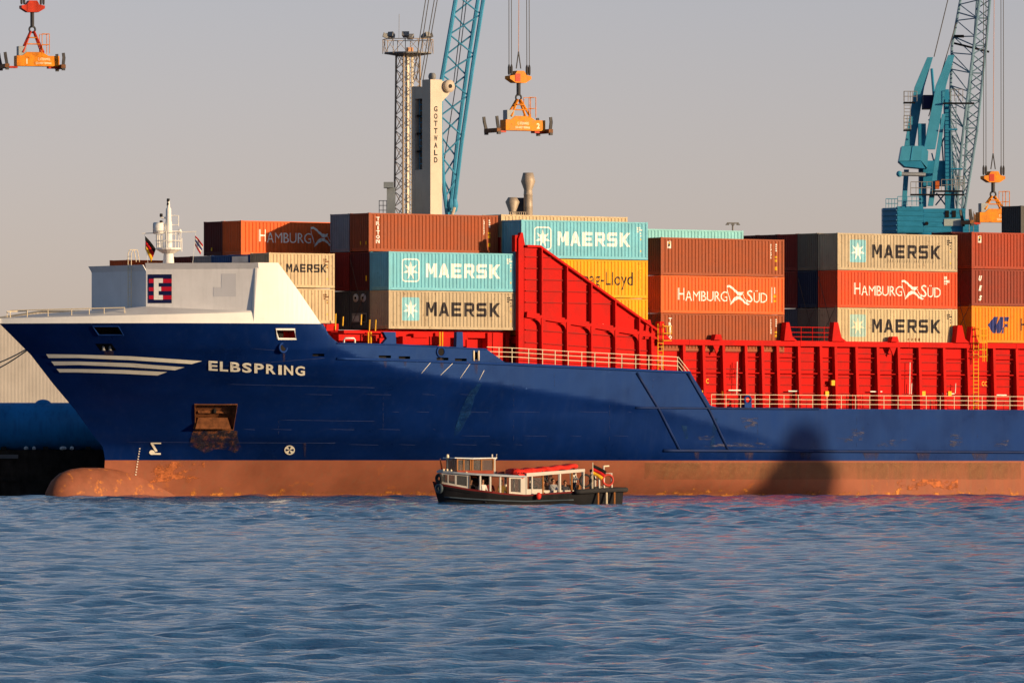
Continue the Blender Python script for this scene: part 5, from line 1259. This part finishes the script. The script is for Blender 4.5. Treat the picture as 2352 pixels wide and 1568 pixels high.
def hull_rows(f_list, mat, nm):
    m = MB(); xs = [x_b + LB*(i/40)**1.25 for i in range(41)]; n = len(f_list)
    for sd in (-1, 1):
        base = len(m.v)
        for x in xs:
            h = half(x); sh = sheer(x)
            for f in f_list:
                z = -.5 + (sh+.5)*f; nar = .72 + .28*f**.8
                xo = x + (1-f)*.55*max(0, 1-(x-x_b)/3.0)
                m.v.append((xo, sd*h*nar, z))
        for i in range(len(xs)-1):
            for k in range(n-1):
                q = (base+i*n+k, base+(i+1)*n+k, base+(i+1)*n+k+1, base+i*n+k+1); m.f.append(q if sd < 0 else q[::-1])
    e = 40*n; o2 = 41*n
    for k in range(n-1): m.f.append((e+k, o2+e+k, o2+e+k+1, e+k+1))
    return m.build(nm, mat, boat, True, fix=False)
hull_rows([0,.2,.4,.6,.8,.93], BH, 'hull'); hull_rows([.93,1.0], BR, 'gunwale')
m = MB(); prev = None
for i in range(30):
    x = x_b+.15+(LB-.2)*i/29; h = half(x)*.97; z = sheer(x)-.25
    a = len(m.v); m.v += [(x,-h,z),(x,h,z)]
    if prev is not None: m.f.append((prev,a,a+1,prev+1))
    prev = a
m.build('deck', BR, boat)
P = [(x, -half(x)*.93-.02, .02+ (sheer(x)+.5)*.42 -.25) for x in np.linspace(x_b+.5, x_b+LB*.72, 24)]
MB().tube(P, .045, 6).build('rub_strake', BHB, boat, True)
xs_ = np.linspace(zx(1640), x_b+LB+.12, 10)
MB().tube([(x, -half(min(x,x_b+LB-.05))-.05, sheer(min(x,x_b+LB))-.05) for x in xs_] + [(x_b+LB+.15, HWB*.7, sheer(x_b+LB)-.05)], .14, 8).build('stern_fender', RUB, boat, True)
for v in (1950, 2050, 2145): x = zx(v)-.2; bar('rudder_post', (x, -half(x)-.07, -.2), (x, -half(x)-.07, .75), .05, RAILW if v == 2050 else VAR, boat)
# tyres at the stem
for v, z in ((120,1.5),(130,.95)):
    MB().ring((x_b+.22, -.5, z), (1,.4,0), .2, .1, 16, 8).build('tyre_fender', RUB if z > 1 else BHB, boat, True)
x = zx(1215); MB().sphere((x, -half(x)-.1, sheer(x)-.12), (.16,.1,.2), 10, 8).build('red_fender', paint('buoy_red',(.55,.03,.02)), boat, True)
# front cabin, glazed
def cab_half(x): return min(half(x)-.12, 1.45)
rz = lambda v: float(np.interp(v, [190,500,900,1080], [1.92,1.78,1.68,1.66]))
m = MB(); prev = None
vv = [195,215,245,290,340,420,520,700,900,1085]
for v in vv:
    x = zx(v); h = max(.12, cab_half(x)*(1 if v > 300 else .8 + .2*(v-195)/105)) + .14; z = rz(v); a = len(m.v)
    m.v += [(x,-h,z),(x,0,z+.1),(x,h,z),(x,h,z-.09),(x,-h,z-.09)]
    if prev is not None:
        for k in range(5): m.f.append((prev+k, a+k, a+(k+1)%5, prev+(k+1)%5))
    prev = a
m.f += [(0,1,2,3,4), (prev+4,prev+3,prev+2,prev+1,prev)]
m.build('cabin_roof', ROOFM, boat)
def side_panel(v0, v1, z0, z1, mat, nm, parent=boat, off=0, th=.05):
    a, b = zx(v0), zx(v1); ya, yb = -cab_half(a)-off, -cab_half(b)-off
    return MB().prism([(a,ya,z0(a)),(b,yb,z0(b)),(b,yb,z1(b)),(a,ya,z1(a))], (0,th,0)).build(nm, mat, parent)
lo = lambda x: sheer(x)-.02
hi = lambda x: float(np.interp(x, [zx(190),zx(500),zx(900),zx(1080)], [1.83,1.69,1.59,1.57]))
mid = lambda x: sheer(x)+.22
for v0, v1 in ((200,242),(252,312),(330,432),(912,1028)):
    side_panel(v0, v1, lambda x: sheer(x)+.12, lambda x: hi(x)-.1, GLS, 'cabin_window')
for v0, v1 in ((188,200),(242,252),(312,330),(432,458),(895,912),(1028,1085)): side_panel(v0, v1, lo, hi, BWT, 'cabin_pillar')
for v0, v1 in ((200,242),(252,312),(330,432),(912,1028)):
    side_panel(v0, v1, lo, lambda x: sheer(x)+.11, BWT, 'cabin_sill'); side_panel(v0, v1, lambda x: hi(x)-.09, hi, BWT, 'cabin_header')
for v in (565,675,790): x = zx(v); bar('roof_post', (x,-cab_half(x),sheer(x)-.05), (x,-cab_half(x),hi(x)+.02), .06, BWT, boat)
for v in (300, 565, 790, 1060): x = zx(v); bar('roof_post', (x,cab_half(x),sheer(x)-.05), (x,cab_half(x),hi(x)+.02), .07, BWT, boat)
for v0, v1 in ((330,560),(570,785)):
    a, b = zx(v0), zx(v1); MB().prism([(a,cab_half(a),sheer(a)),(b,cab_half(b),sheer(b)),(b,cab_half(b),sheer(b)+.35),(a,cab_half(a),sheer(a)+.35)], (0,-.05,0)).build('far_coaming', BWT, boat)
x = zx(460); MB().box(x-.03, x+.03, -1.2, 1.2, sheer(x)-.1, 1.65).build('bulkhead', paint('cabin_brown', (.1,.06,.04), rough=.6), boat)
for v in (1085,): x = zx(v); MB().box(x-.03, x+.03, -1.35, -.4, sheer(x), 1.6).build('bulkhead', BWT, boat)
a, b = zx(465), zx(890); MB().prism([(a,cab_half(a)-.06,sheer(a)+.3),(b,cab_half(b)-.06,sheer(b)+.3),(b,cab_half(b)-.06,hi(b)),(a,cab_half(a)-.06,hi(a))], (0,-.03,0)).build('far_dark_panel', paint('cabin_brown', (.1,.06,.04), rough=.6), boat)  # opaque dark panel added so the forward cabin looks shaded inside
# wheelhouse
wx = [zx(335), zx(490), zx(620), zx(755)]; wz0, wz1 = 1.80, 2.42
whs = MB(); a, d = zx(300), zx(785)
whs.prism([(a,-1.0,2.62),(zx(500),-1.12,2.58),(d,-1.0,2.62),(d,1.0,2.62),(zx(500),1.12,2.58),(a,1.0,2.62)], (0,0,.05)); whs.build('wheelhouse_roof', paint('wheelhouse_white', (.68,.70,.70)), boat)
m = MB(); m.hexa([(zx(335),-.85,1.72),(zx(755),-.9,1.72),(zx(755),.9,1.72),(zx(335),.85,1.72)],[(zx(335),-.85,1.95),(zx(755),-.9,1.95),(zx(755),.9,1.95),(zx(335),.85,1.95)]); m.build('wheelhouse_base', paint('mahogany', (.28,.05,.025), rough=.35), boat)
for v in (338,412,490,515,615,752):
    for sd in (-1,1): x = zx(v); bar('wheelhouse_post', (x, sd*.86, 1.93), (x, sd*.86, 2.6), (.07,.07), VAR, boat, 'box')
for v0, v1 in ((338,412),(412,490),(515,615),(615,752)):
    for sd in (-1,1): MB().box(zx(v0)+.04, zx(v1)-.04, sd*.85-.01, sd*.85+.01, 1.96, 2.56).build('wheelhouse_window', GLS, boat)
    MB().box(zx(v0), zx(v1), -.87, -.83, 2.53, 2.6).build('window_header', VAR, boat)
MB().box(zx(338)-.02, zx(338)+.01, -.8, .8, 1.96, 2.56).build('wheelhouse_window', GLS, boat)
bar('mast', (zx(285),0,1.85), (zx(285),0,2.6), .035, RAILW, boat); MB().lathe([(.05,0),(.09,.1),(.08,.25),(.03,.3)], (zx(285),0,2.55), 10).build('mast_light', RAILW, boat, True)
bar('mast', (zx(805),-.3,1.7), (zx(805),-.3,2.6), .06, BWT, boat)
for s_ in (-1,1): MB().tube([(zx(805),-.3,2.55),(zx(805)+s_*.13,-.3,2.65),(zx(805)+s_*.13,-.3,2.85)], .04, 6).build('mast_horn', BWT, boat)
MB().box(zx(825), zx(910), -.5, .1, 1.68, 1.9).build('locker', BR, boat)
for v, zq in ((245,1.98),(285,1.95),(350,1.86),(440,1.82),(210,1.98)): MB().sphere((zx(v), -cab_half(zx(v))*.8, zq), .07).build('deck_lamp', RAILW, boat, True)
m = MB(); m.add([(zx(212),0,1.95),(zx(230),.05,2.0),(zx(215),.02,2.4),(zx(200),0,2.5)], [(0,1,2,3)]); o = m.build('pennant', FR, boat); o.modifiers.new('t','SOLIDIFY').thickness = .015
bar('pennant_staff', (zx(235),0,1.85), (zx(200),0,2.6), .02, VAR, boat)
# aft canopy
cz = lambda x: float(np.interp(x, [zx(1090),zx(1770)], [1.60,1.88]))
m = MB(); a, b = zx(1090), zx(1770)
m.prism([(a,-1.55,cz(a)),(b,-1.5,cz(b)),(b,-1.5,cz(b)+.16),(a,-1.55,cz(a)+.2)], (0,3.05,0)); m.build('canopy', BWT, boat)
for v in (1095, 1160, 1285, 1480, 1620, 1760):
    x = zx(v); bar('canopy_post', (x,-1.42,sheer(x)-.05), (x,-1.42,cz(x)+.02), .055 if v != 1480 else .09, BWT if v not in (1285,1620) else VAR, boat)
    bar('canopy_post', (x+.3,1.42,sheer(x)-.05), (x+.3,1.42,cz(x)+.02), .06, BWT, boat)
a, b = zx(1170), zx(1275); MB().box(a, b, -1.44, -1.41, sheer(a)+.3, 1.55).build('aft_window', GLS, boat); MB().box(zx(1090), zx(1285), -1.45, -1.4, sheer(a)-.02, sheer(a)+.28).build('aft_side', BWT, boat)
MB().box(zx(1500), zx(1600), 1.38, 1.42, .95, 1.75).build('aft_window', GLS, boat)
for v0, v1 in ((1290,1480),(1490,1745)): MB().box(zx(v0), zx(v1), -1.05, -.65, .55, .85).build('bench', BWT, boat); MB().box(zx(v0), zx(v1), .75, 1.15, .55, .85).build('bench', BWT, boat)
# folded red tarpaulin
m = MB(); n = 22; seg = 10
for i in range(n+1):
    f = i/n; v = 965 + f*745; x = zx(v); zc_ = rz(v)+.14 if v < 1085 else cz(x)+.24; zc_ += .10*f
    h = (.25 if f < .22 else .2)*(1.0 - .3*f)
    for k in range(seg):
        an = 2*math.pi*k/seg; w = random.uniform(.84,1.12)*(1.18 if k in (1,4,6,9) else .95); m.v.append((x + .03*math.sin(k*3), -.55 + .75*math.cos(an)*w, zc_ + h*math.sin(an)*w + .03*math.sin(i*1.3)))
for i in range(n):
    for k in range(seg): m.f.append((i*seg+k, i*seg+(k+1)%seg, (i+1)*seg+(k+1)%seg, (i+1)*seg+k))
m.f += [tuple(range(seg)), tuple(range((n+1)*seg-1, n*seg-1, -1))]
m.build('folded_tarpaulin', TARP, boat, True)
for v in (990,1020,1050,1080,1290): x = zx(v); bar('tarpaulin_strap', (x,-1.32,(rz(v)+.12 if v < 1085 else cz(x)+.2)), (x+.05,-1.05,(rz(v)+.36 if v < 1085 else cz(x)+.42)), .025, RUB, boat)
m = MB(); m.prism([(zx(990),-1.45,1.78),(zx(1110),-1.45,1.72),(zx(1050),-1.47,1.5)], (0,.1,0)); m.build('tarpaulin_corner', TARP, boat)
# stern rails, lifebuoys
for v, h in ((1755,1.9),(1865,1.85),(1950,1.8),(2005,2.2),(2095,1.8)): x = zx(v); bar('stern_post', (x,-1.35,sheer(x)-.1), (x-.03,-1.35,h), .055, BWT, boat)
for v in (1865, 2095): bar('stern_post', (zx(v),1.3,.8), (zx(v),1.3,1.8), .05, BWT, boat)
bar('stern_rail', (zx(1865),-1.35,1.75), (zx(2095),-1.35,1.78), .035, BWT, boat); bar('stern_rail', (zx(2095),-1.35,1.78), (zx(2095),1.3,1.78), .035, BWT, boat)
bar('lamp_arm', (zx(2000),-1.35,2.18), (zx(2065),-1.3,2.2), .05, RAILW, boat)
LBM = paint('lifebuoy_red', (.5,.06,.04), rough=.6)
MB().ring((zx(2045),-1.38,1.42),(0,1,0),.3,.07,20,8).build('lifebuoy', LBM, boat, True); MB().ring((zx(1785),-1.4,1.38),(0,1,0),.33,.06,20,8).build('lifebuoy', RUB, boat, True)
fl = boat.location + Matrix.Rotation(BYAW, 3, 'Z') @ Vector((zx(1868),-1.4,2.3))
bar('flag_staff', (zx(1868),-1.4,.9), (zx(1868),-1.4,2.4), .025, RAILW, boat)
flag('ensign', 'black red and gold ensign streaming at the launch\'s open stern', 'flag', fl, BYAW-.1, 3, .78, .58, (FB, FR, FY), .42)
# people: one continuous skinned body each, hair as a child
def person(label, x, y, z, rz, shirt, hair, seated=True, sc=1.0, arm=0.0, drop=True, skin=(.42,.22,.14)):
    if seated and drop: z -= .10 if x < 0 else .16
    o_ = boat.location + Matrix.Rotation(BYAW, 3, 'Z') @ Vector((x, y, z))
    root = thing('person', label, 'person', o_, rz + BYAW, 'people aboard the launch')
    hip = .02 if seated else .86
    V = [(0,0,hip), (0,0,hip+.22), (0,0,hip+.42), (0,.01,hip+.53), (0,-.01,hip+.60), (0,-.02,hip+.72), (0,-.02,hip+.80)]
    rad = [(.17,.13), (.155,.115), (.19,.12), (.065,.065), (.068,.075), (.088,.105), (.06,.07)]
    E = [(i, i+1) for i in range(6)]
    for sd in (-1, 1):
        b = len(V); V += [(sd*.19,0,hip+.46), (sd*(.25+.1*arm),-.05,hip+.22+.2*arm), (sd*.18,-.26,hip+.14+.3*arm), (sd*.15,-.33,hip+.13+.32*arm)]; rad += [(.07,.07),(.05,.05),(.038,.038),(.035,.028)]
        E += [(2,b),(b,b+1),(b+1,b+2),(b+2,b+3)]
        b = len(V)
        if seated: V += [(sd*.1,-.05,hip-.02),(sd*.12,-.45,hip-.0),(sd*.12,-.47,hip-.42),(sd*.12,-.6,hip-.46)]
        else: V += [(sd*.1,0,hip-.06),(sd*.11,-.03,hip-.44),(sd*.11,.02,hip-.80),(sd*.12,-.12,hip-.84)]
        rad += [(.1,.1),(.075,.075),(.05,.05),(.045,.035)]; E += [(0,b),(b,b+1),(b+1,b+2),(b+2,b+3)]
    me = bpy.data.meshes.new('body'); me.from_pydata([tuple(c*sc for c in v) for v in V], E, []); 
    body = link(bpy.data.objects.new('body', me), root)
    sk = body.modifiers.new('skin', 'SKIN'); sk.use_smooth_shade = True
    for i, (a, b) in enumerate(rad): me.skin_vertices[0].data[i].radius = (a*sc, b*sc); me.skin_vertices[0].data[i].use_root = (i == 0)
    body.modifiers.new('sub', 'SUBSURF').levels = 1
    # cloth and skin by height on the body
    key = 'body_%s' % label[:24]; mt = paint(key, shirt, rough=.8, var=.1); n_ = mt.node_tree.nodes; l_ = mt.node_tree.links; bs = n_['Principled BSDF']
    src = bs.inputs['Base Color'].links[0].from_socket
    tc = n_.new('ShaderNodeTexCoord'); sp = n_.new('ShaderNodeSeparateXYZ'); l_.new(tc.outputs['Object'], sp.inputs[0])
    g = n_.new('ShaderNodeMath'); g.operation = 'GREATER_THAN'; g.inputs[1].default_value = (hip+.52)*sc; l_.new(sp.outputs['Z'], g.inputs[0])
    mx = n_.new('ShaderNodeMix'); mx.data_type = 'RGBA'; l_.new(g.outputs[0], mx.inputs[0]); l_.new(src, mx.inputs[6]); mx.inputs[7].default_value = (*skin, 1)
    g2 = n_.new('ShaderNodeMath'); g2.operation = 'LESS_THAN'; g2.inputs[1].default_value = (hip+.06)*sc; l_.new(sp.outputs['Z'], g2.inputs[0])
    m2 = n_.new('ShaderNodeMix'); m2.data_type = 'RGBA'; l_.new(g2.outputs[0], m2.inputs[0]); l_.new(mx.outputs[2], m2.inputs[6]); m2.inputs[7].default_value = (.03,.035,.05,1)
    l_.new(m2.outputs[2], bs.inputs['Base Color']); me.materials.append(mt)
    MB().sphere((0,.02*sc,(hip+.745)*sc), (.098*sc,.108*sc,.11*sc), 12, 8).build('hair', paint('hair_%s' % (hair,), hair, rough=.8), root, True)
    MB().sphere((0,-.115*sc,(hip+.68)*sc), (.016*sc,.02*sc,.024*sc), 6, 5).build('nose', paint('skin_nose', skin, rough=.6), root, True)
    for sd in (-1, 1): MB().sphere((sd*.035*sc,-.105*sc,(hip+.71)*sc), .011*sc, 6, 5).build('eye', BLACK, root, True)
    return root
Z_ = .72
person('passenger in a white top with dark hair seated in the dim forward cabin', zx(625), -.9, .72, .2, (.6,.58,.55), (.02,.015,.012))
person('passenger in a dark red top behind the second cabin post', zx(735), -.5, .70, -.3, (.22,.03,.03), (.03,.02,.015))
person('passenger in an ochre top seated just before the white cabin door', zx(850), -.85, .66, .3, (.4,.25,.06), (.05,.03,.02))
person('dark-haired passenger in a brown top, first of the row under the aft canopy', zx(1330), -.8, .70, .5, (.14,.09,.06), (.012,.01,.01))
person('dark-haired passenger in a black top, second of the row under the aft canopy', zx(1385), -.7, .72, -.4, (.03,.03,.035), (.015,.012,.01))
person('passenger in a grey top, tallest of the row under the aft canopy', zx(1450), -.8, .76, .1, (.25,.26,.28), (.02,.015,.012), sc=1.06)
person('passenger in a navy top by the thick white canopy post', zx(1510), -.75, .68, .4, (.03,.04,.09), (.06,.04,.02))
person('passenger in dark clothes seated under the rear end of the canopy', zx(1590), -.8, .70, -.2, (.05,.05,.06), (.02,.015,.012))
person('person in a white shirt standing at the rear end of the canopy', zx(1690), -.9, .42, .9, (.72,.68,.6), (.02,.015,.012), seated=False, sc=.95, arm=.3)
person('person in black standing at the open stern beside the ensign', zx(1905), -.7, .45, .6, (.02,.02,.022), (.05,.03,.02), seated=False, sc=.92, arm=.2)
person('helmsman in an orange top inside the wheelhouse', zx(575), -.3, 1.45, .5, (.5,.16,.05), (.1,.06,.03), drop=False)
person('passenger in a beige jacket seated on the far bench under the aft canopy', zx(1345), .9, .72, 3.0, (.42,.34,.22), (.04,.03,.02))
person('passenger in a blue top on the far bench behind the thick white canopy post', zx(1470), .95, .72, 2.8, (.05,.09,.2), (.1,.07,.04))
person('passenger in a black jacket in the dim cabin behind the first cabin post', zx(530), -.4, .72, .4, (.02,.02,.025), (.02,.015,.012))
for v in (1320, 1420, 1560): x = zx(v); MB().box(x-.12, x+.12, -.3, .1, .62, .92).build('bag', [BR, RUB, BHB][v % 3], boat)
for v0, z0_, v1, z1_ in ((1160,1.55,1290,1.1),(1300,1.5,1420,.95),(1620,1.7,1755,.95),(1865,1.75,1755,1.0)): bar('stay_line', (zx(v0),-1.44,z0_), (zx(v1),-1.44,z1_), .015, ROPE, boat)
MB().tube([(zx(1900),-1.2,.95),(zx(1990),-1.25,1.02),(zx(2060),-1.2,.93)], .09, 8).build('coiled_rope', paint('hemp', (.2,.17,.13)), boat, True)
MB().box(zx(1690), zx(1850), .3, 1.2, .6, 1.15).build('engine_box', VAR, boat)
# ------------------------------------------------------------ mooring lines
RB = SHIP0
def rope_thing(label, p0, p1, sag, r):
    o = thing('mooring_line', label, 'rope', p0, 0, 'mooring lines at the bow'); d = Vector(p1)-Vector(p0)
    P = [d*(i/14) - Vector((0,0,sag*math.sin(math.pi*i/14))) for i in range(15)]
    MB().tube(P, r, 6).build('rope', paint('hemp', (.20,.17,.13), rough=.9), o, True); MB().ring((0,0,0),(0,1,0),.16,.05,12,6).build('eye_splice', paint('hemp', (.2,.17,.13)), o, True)
e0 = world(-22.6, 14.0, 0); 
h0 = at(84, 788, 652); rope_thing('upper mooring line from the bow to the left picture edge', h0, at(-60, 850, 668), .25, .05)
h1 = at(68, 800, 652); rope_thing('lower mooring line from the bow to the left picture edge', h1, at(-60, 868, 668), .25, .05)
# ------------------------------------------------------------ unseen tower form added to throw the dark patch on the hull
q = world(*(lambda a: (a[0], 0))(sz(1845, 1000, 0)), 0); dsh = 210.0
sh = q + Vector((sv.x, sv.y, 0))*dsh
lt = thing('shadow_caster', 'round tower form added out of frame to the right to shade the hull', 'tower', (sh.x, sh.y, -2), 0)
hz = 5.6 + dsh*math.tan(R(SUN_EL)) + 2
MB().lathe([(3.4,0),(3.2,hz-4.0),(2.9,hz-3.2)], (0,0,0), 24).build('shaft', CRW, lt, True)
MB().lathe([(2.9,0),(2.0,.7),(2.0,1.6),(1.7,2.4),(1.0,3.0),(.2,3.3)], (0,0,hz-3.2), 24).build('domed_head', CRW, lt, True)
pd = Vector((-sv.y, sv.x, 0)); MB().lathe([(1.9,0),(1.8,hz-5.4),(1.2,hz-4.9),(.2,hz-4.6)], tuple(-pd*2.6), 18).build('caster_annex', CRW, lt, True)  # side block added to make the cast shadow wider and less regular
# ------------------------------------------------------------ water
rng = np.random.default_rng(5)
NC = 420
ys = [52.0]
while ys[-1] < 790: ys.append(ys[-1] + max(.085, ys[-1]*.00135))
ys = np.array(ys); NR = len(ys)
un = np.linspace(-1, 1, NC)
HWID = ys*0.0588*1.3 + 4
X = un[None,:]*HWID[:,None]; Y = np.repeat(ys[:,None], NC, 1)
X = X + rng.uniform(-.2,.2,X.shape)*(HWID[:,None]*2/NC)
dyr = np.gradient(ys)[:,None]
Z = np.zeros_like(X)
NWV = 120; tot_v = 0.0; att_v = np.zeros_like(dyr)
for i in range(NWV):
    lam = .24*(7.0/.24)**((i+.5)/NWV); k = 2*math.pi/lam
    th = R(100) + rng.normal(0, .8); ph = rng.uniform(0, 2*math.pi)
    amp = .0027*lam*(.6+.8*rng.random())*(1.0 if lam < 1.2 else (1.2/lam)**1.0)
    att = np.clip((lam - 2.2*dyr)/(2.0*dyr), 0, 1)
    c = np.sin(k*(X*math.cos(th) + Y*math.sin(th)) + ph + .8*np.sin(.13*X+.09*Y+i))
    tot_v += (k*amp)**2; att_v += (att*k*amp)**2
    Z += att*amp*(c + .38*(c*c - .5))
Z *= np.minimum(4.0, np.sqrt(tot_v/np.maximum(att_v, 1e-9)))
Z *= 1 + .15*np.clip((Y-150)/250, 0, 1)
Z *= (.95 + .28*np.sin(.021*Y + .5*np.sin(.05*X)) * np.sin(.033*X + 1.3))
xl = (X-bp.x)*CB + (Y-BY)*SB; yl = -(X-bp.x)*SB + (Y-BY)*CB; fb = xl - x_b      # the launch's bow wave and wake
Z += np.where((fb > -.3) & (fb < 14), .10*np.exp(-((np.abs(yl) - .35 - .34*np.maximum(fb, 0))/.4)**2)*np.exp(-np.maximum(fb, 0)/7), 0)
Z += np.where((fb > LB-.5) & (fb < LB+9), .07*np.sin(xl*4.1)*np.exp(-(yl/1.3)**2)*np.exp(-(fb-LB)/5), 0)
V = np.stack([X, Y, Z], -1).reshape(-1, 3)
ii = np.arange(NR-1)[:,None]*NC + np.arange(NC-1)[None,:]
F = np.stack([ii, ii+1, ii+NC+1, ii+NC], -1).reshape(-1, 4)
nv = len(V)
Bg = np.array([(-3000,-600,-.75),(3000,-600,-.75),(3000,1500,-.75),(-3000,1500,-.75)], float)
V = np.vstack([V, Bg]); F = np.vstack([F, [[nv,nv+1,nv+2,nv+3]]])
me = bpy.data.meshes.new('water'); me.vertices.add(len(V)); me.vertices.foreach_set('co', V.astype(np.float32).ravel())
me.loops.add(F.size); me.loops.foreach_set('vertex_index', F.astype(np.int32).ravel())
me.polygons.add(len(F)); me.polygons.foreach_set('loop_start', np.arange(0, F.size, 4, dtype=np.int32)); me.polygons.foreach_set('loop_total', np.full(len(F), 4, np.int32))
me.update(calc_edges=True); me.polygons.foreach_set('use_smooth', np.ones(len(F), bool))
wm = bpy.data.materials.new('water'); wm.use_nodes = True; n = wm.node_tree.nodes; l = wm.node_tree.links; b = n['Principled BSDF']
b.inputs['Base Color'].default_value = (.016,.085,.21,1); b.inputs['Roughness'].default_value = .06; b.inputs['IOR'].default_value = 1.333
geo = n.new('ShaderNodeNewGeometry'); mp_ = n.new('ShaderNodeMapping'); mp_.inputs['Scale'].default_value = (2.2, 3.6, 1); l.new(geo.outputs['Position'], mp_.inputs[0])
nz = n.new('ShaderNodeTexNoise'); nz.inputs['Scale'].default_value = 1.6; nz.inputs['Detail'].default_value = 5; nz.inputs['Roughness'].default_value = .6; l.new(mp_.outputs[0], nz.inputs['Vector'])
bu = n.new('ShaderNodeBump'); bu.inputs['Strength'].default_value = 1.0; bu.inputs['Distance'].default_value = .06; l.new(nz.outputs['Fac'], bu.inputs['Height']); l.new(bu.outputs[0], b.inputs['Normal'])
n2 = n.new('ShaderNodeTexNoise'); n2.inputs['Scale'].default_value = 6.5; n2.inputs['Detail'].default_value = 3; l.new(mp_.outputs[0], n2.inputs['Vector'])
b2 = n.new('ShaderNodeBump'); b2.inputs['Strength'].default_value = 1.0; b2.inputs['Distance'].default_value = .014; l.new(n2.outputs['Fac'], b2.inputs['Height']); l.new(bu.outputs[0], b2.inputs['Normal']); l.new(b2.outputs[0], b.inputs['Normal'])
me.materials.append(wm); water = link(bpy.data.objects.new('water', me)); tag(water, kind='structure')
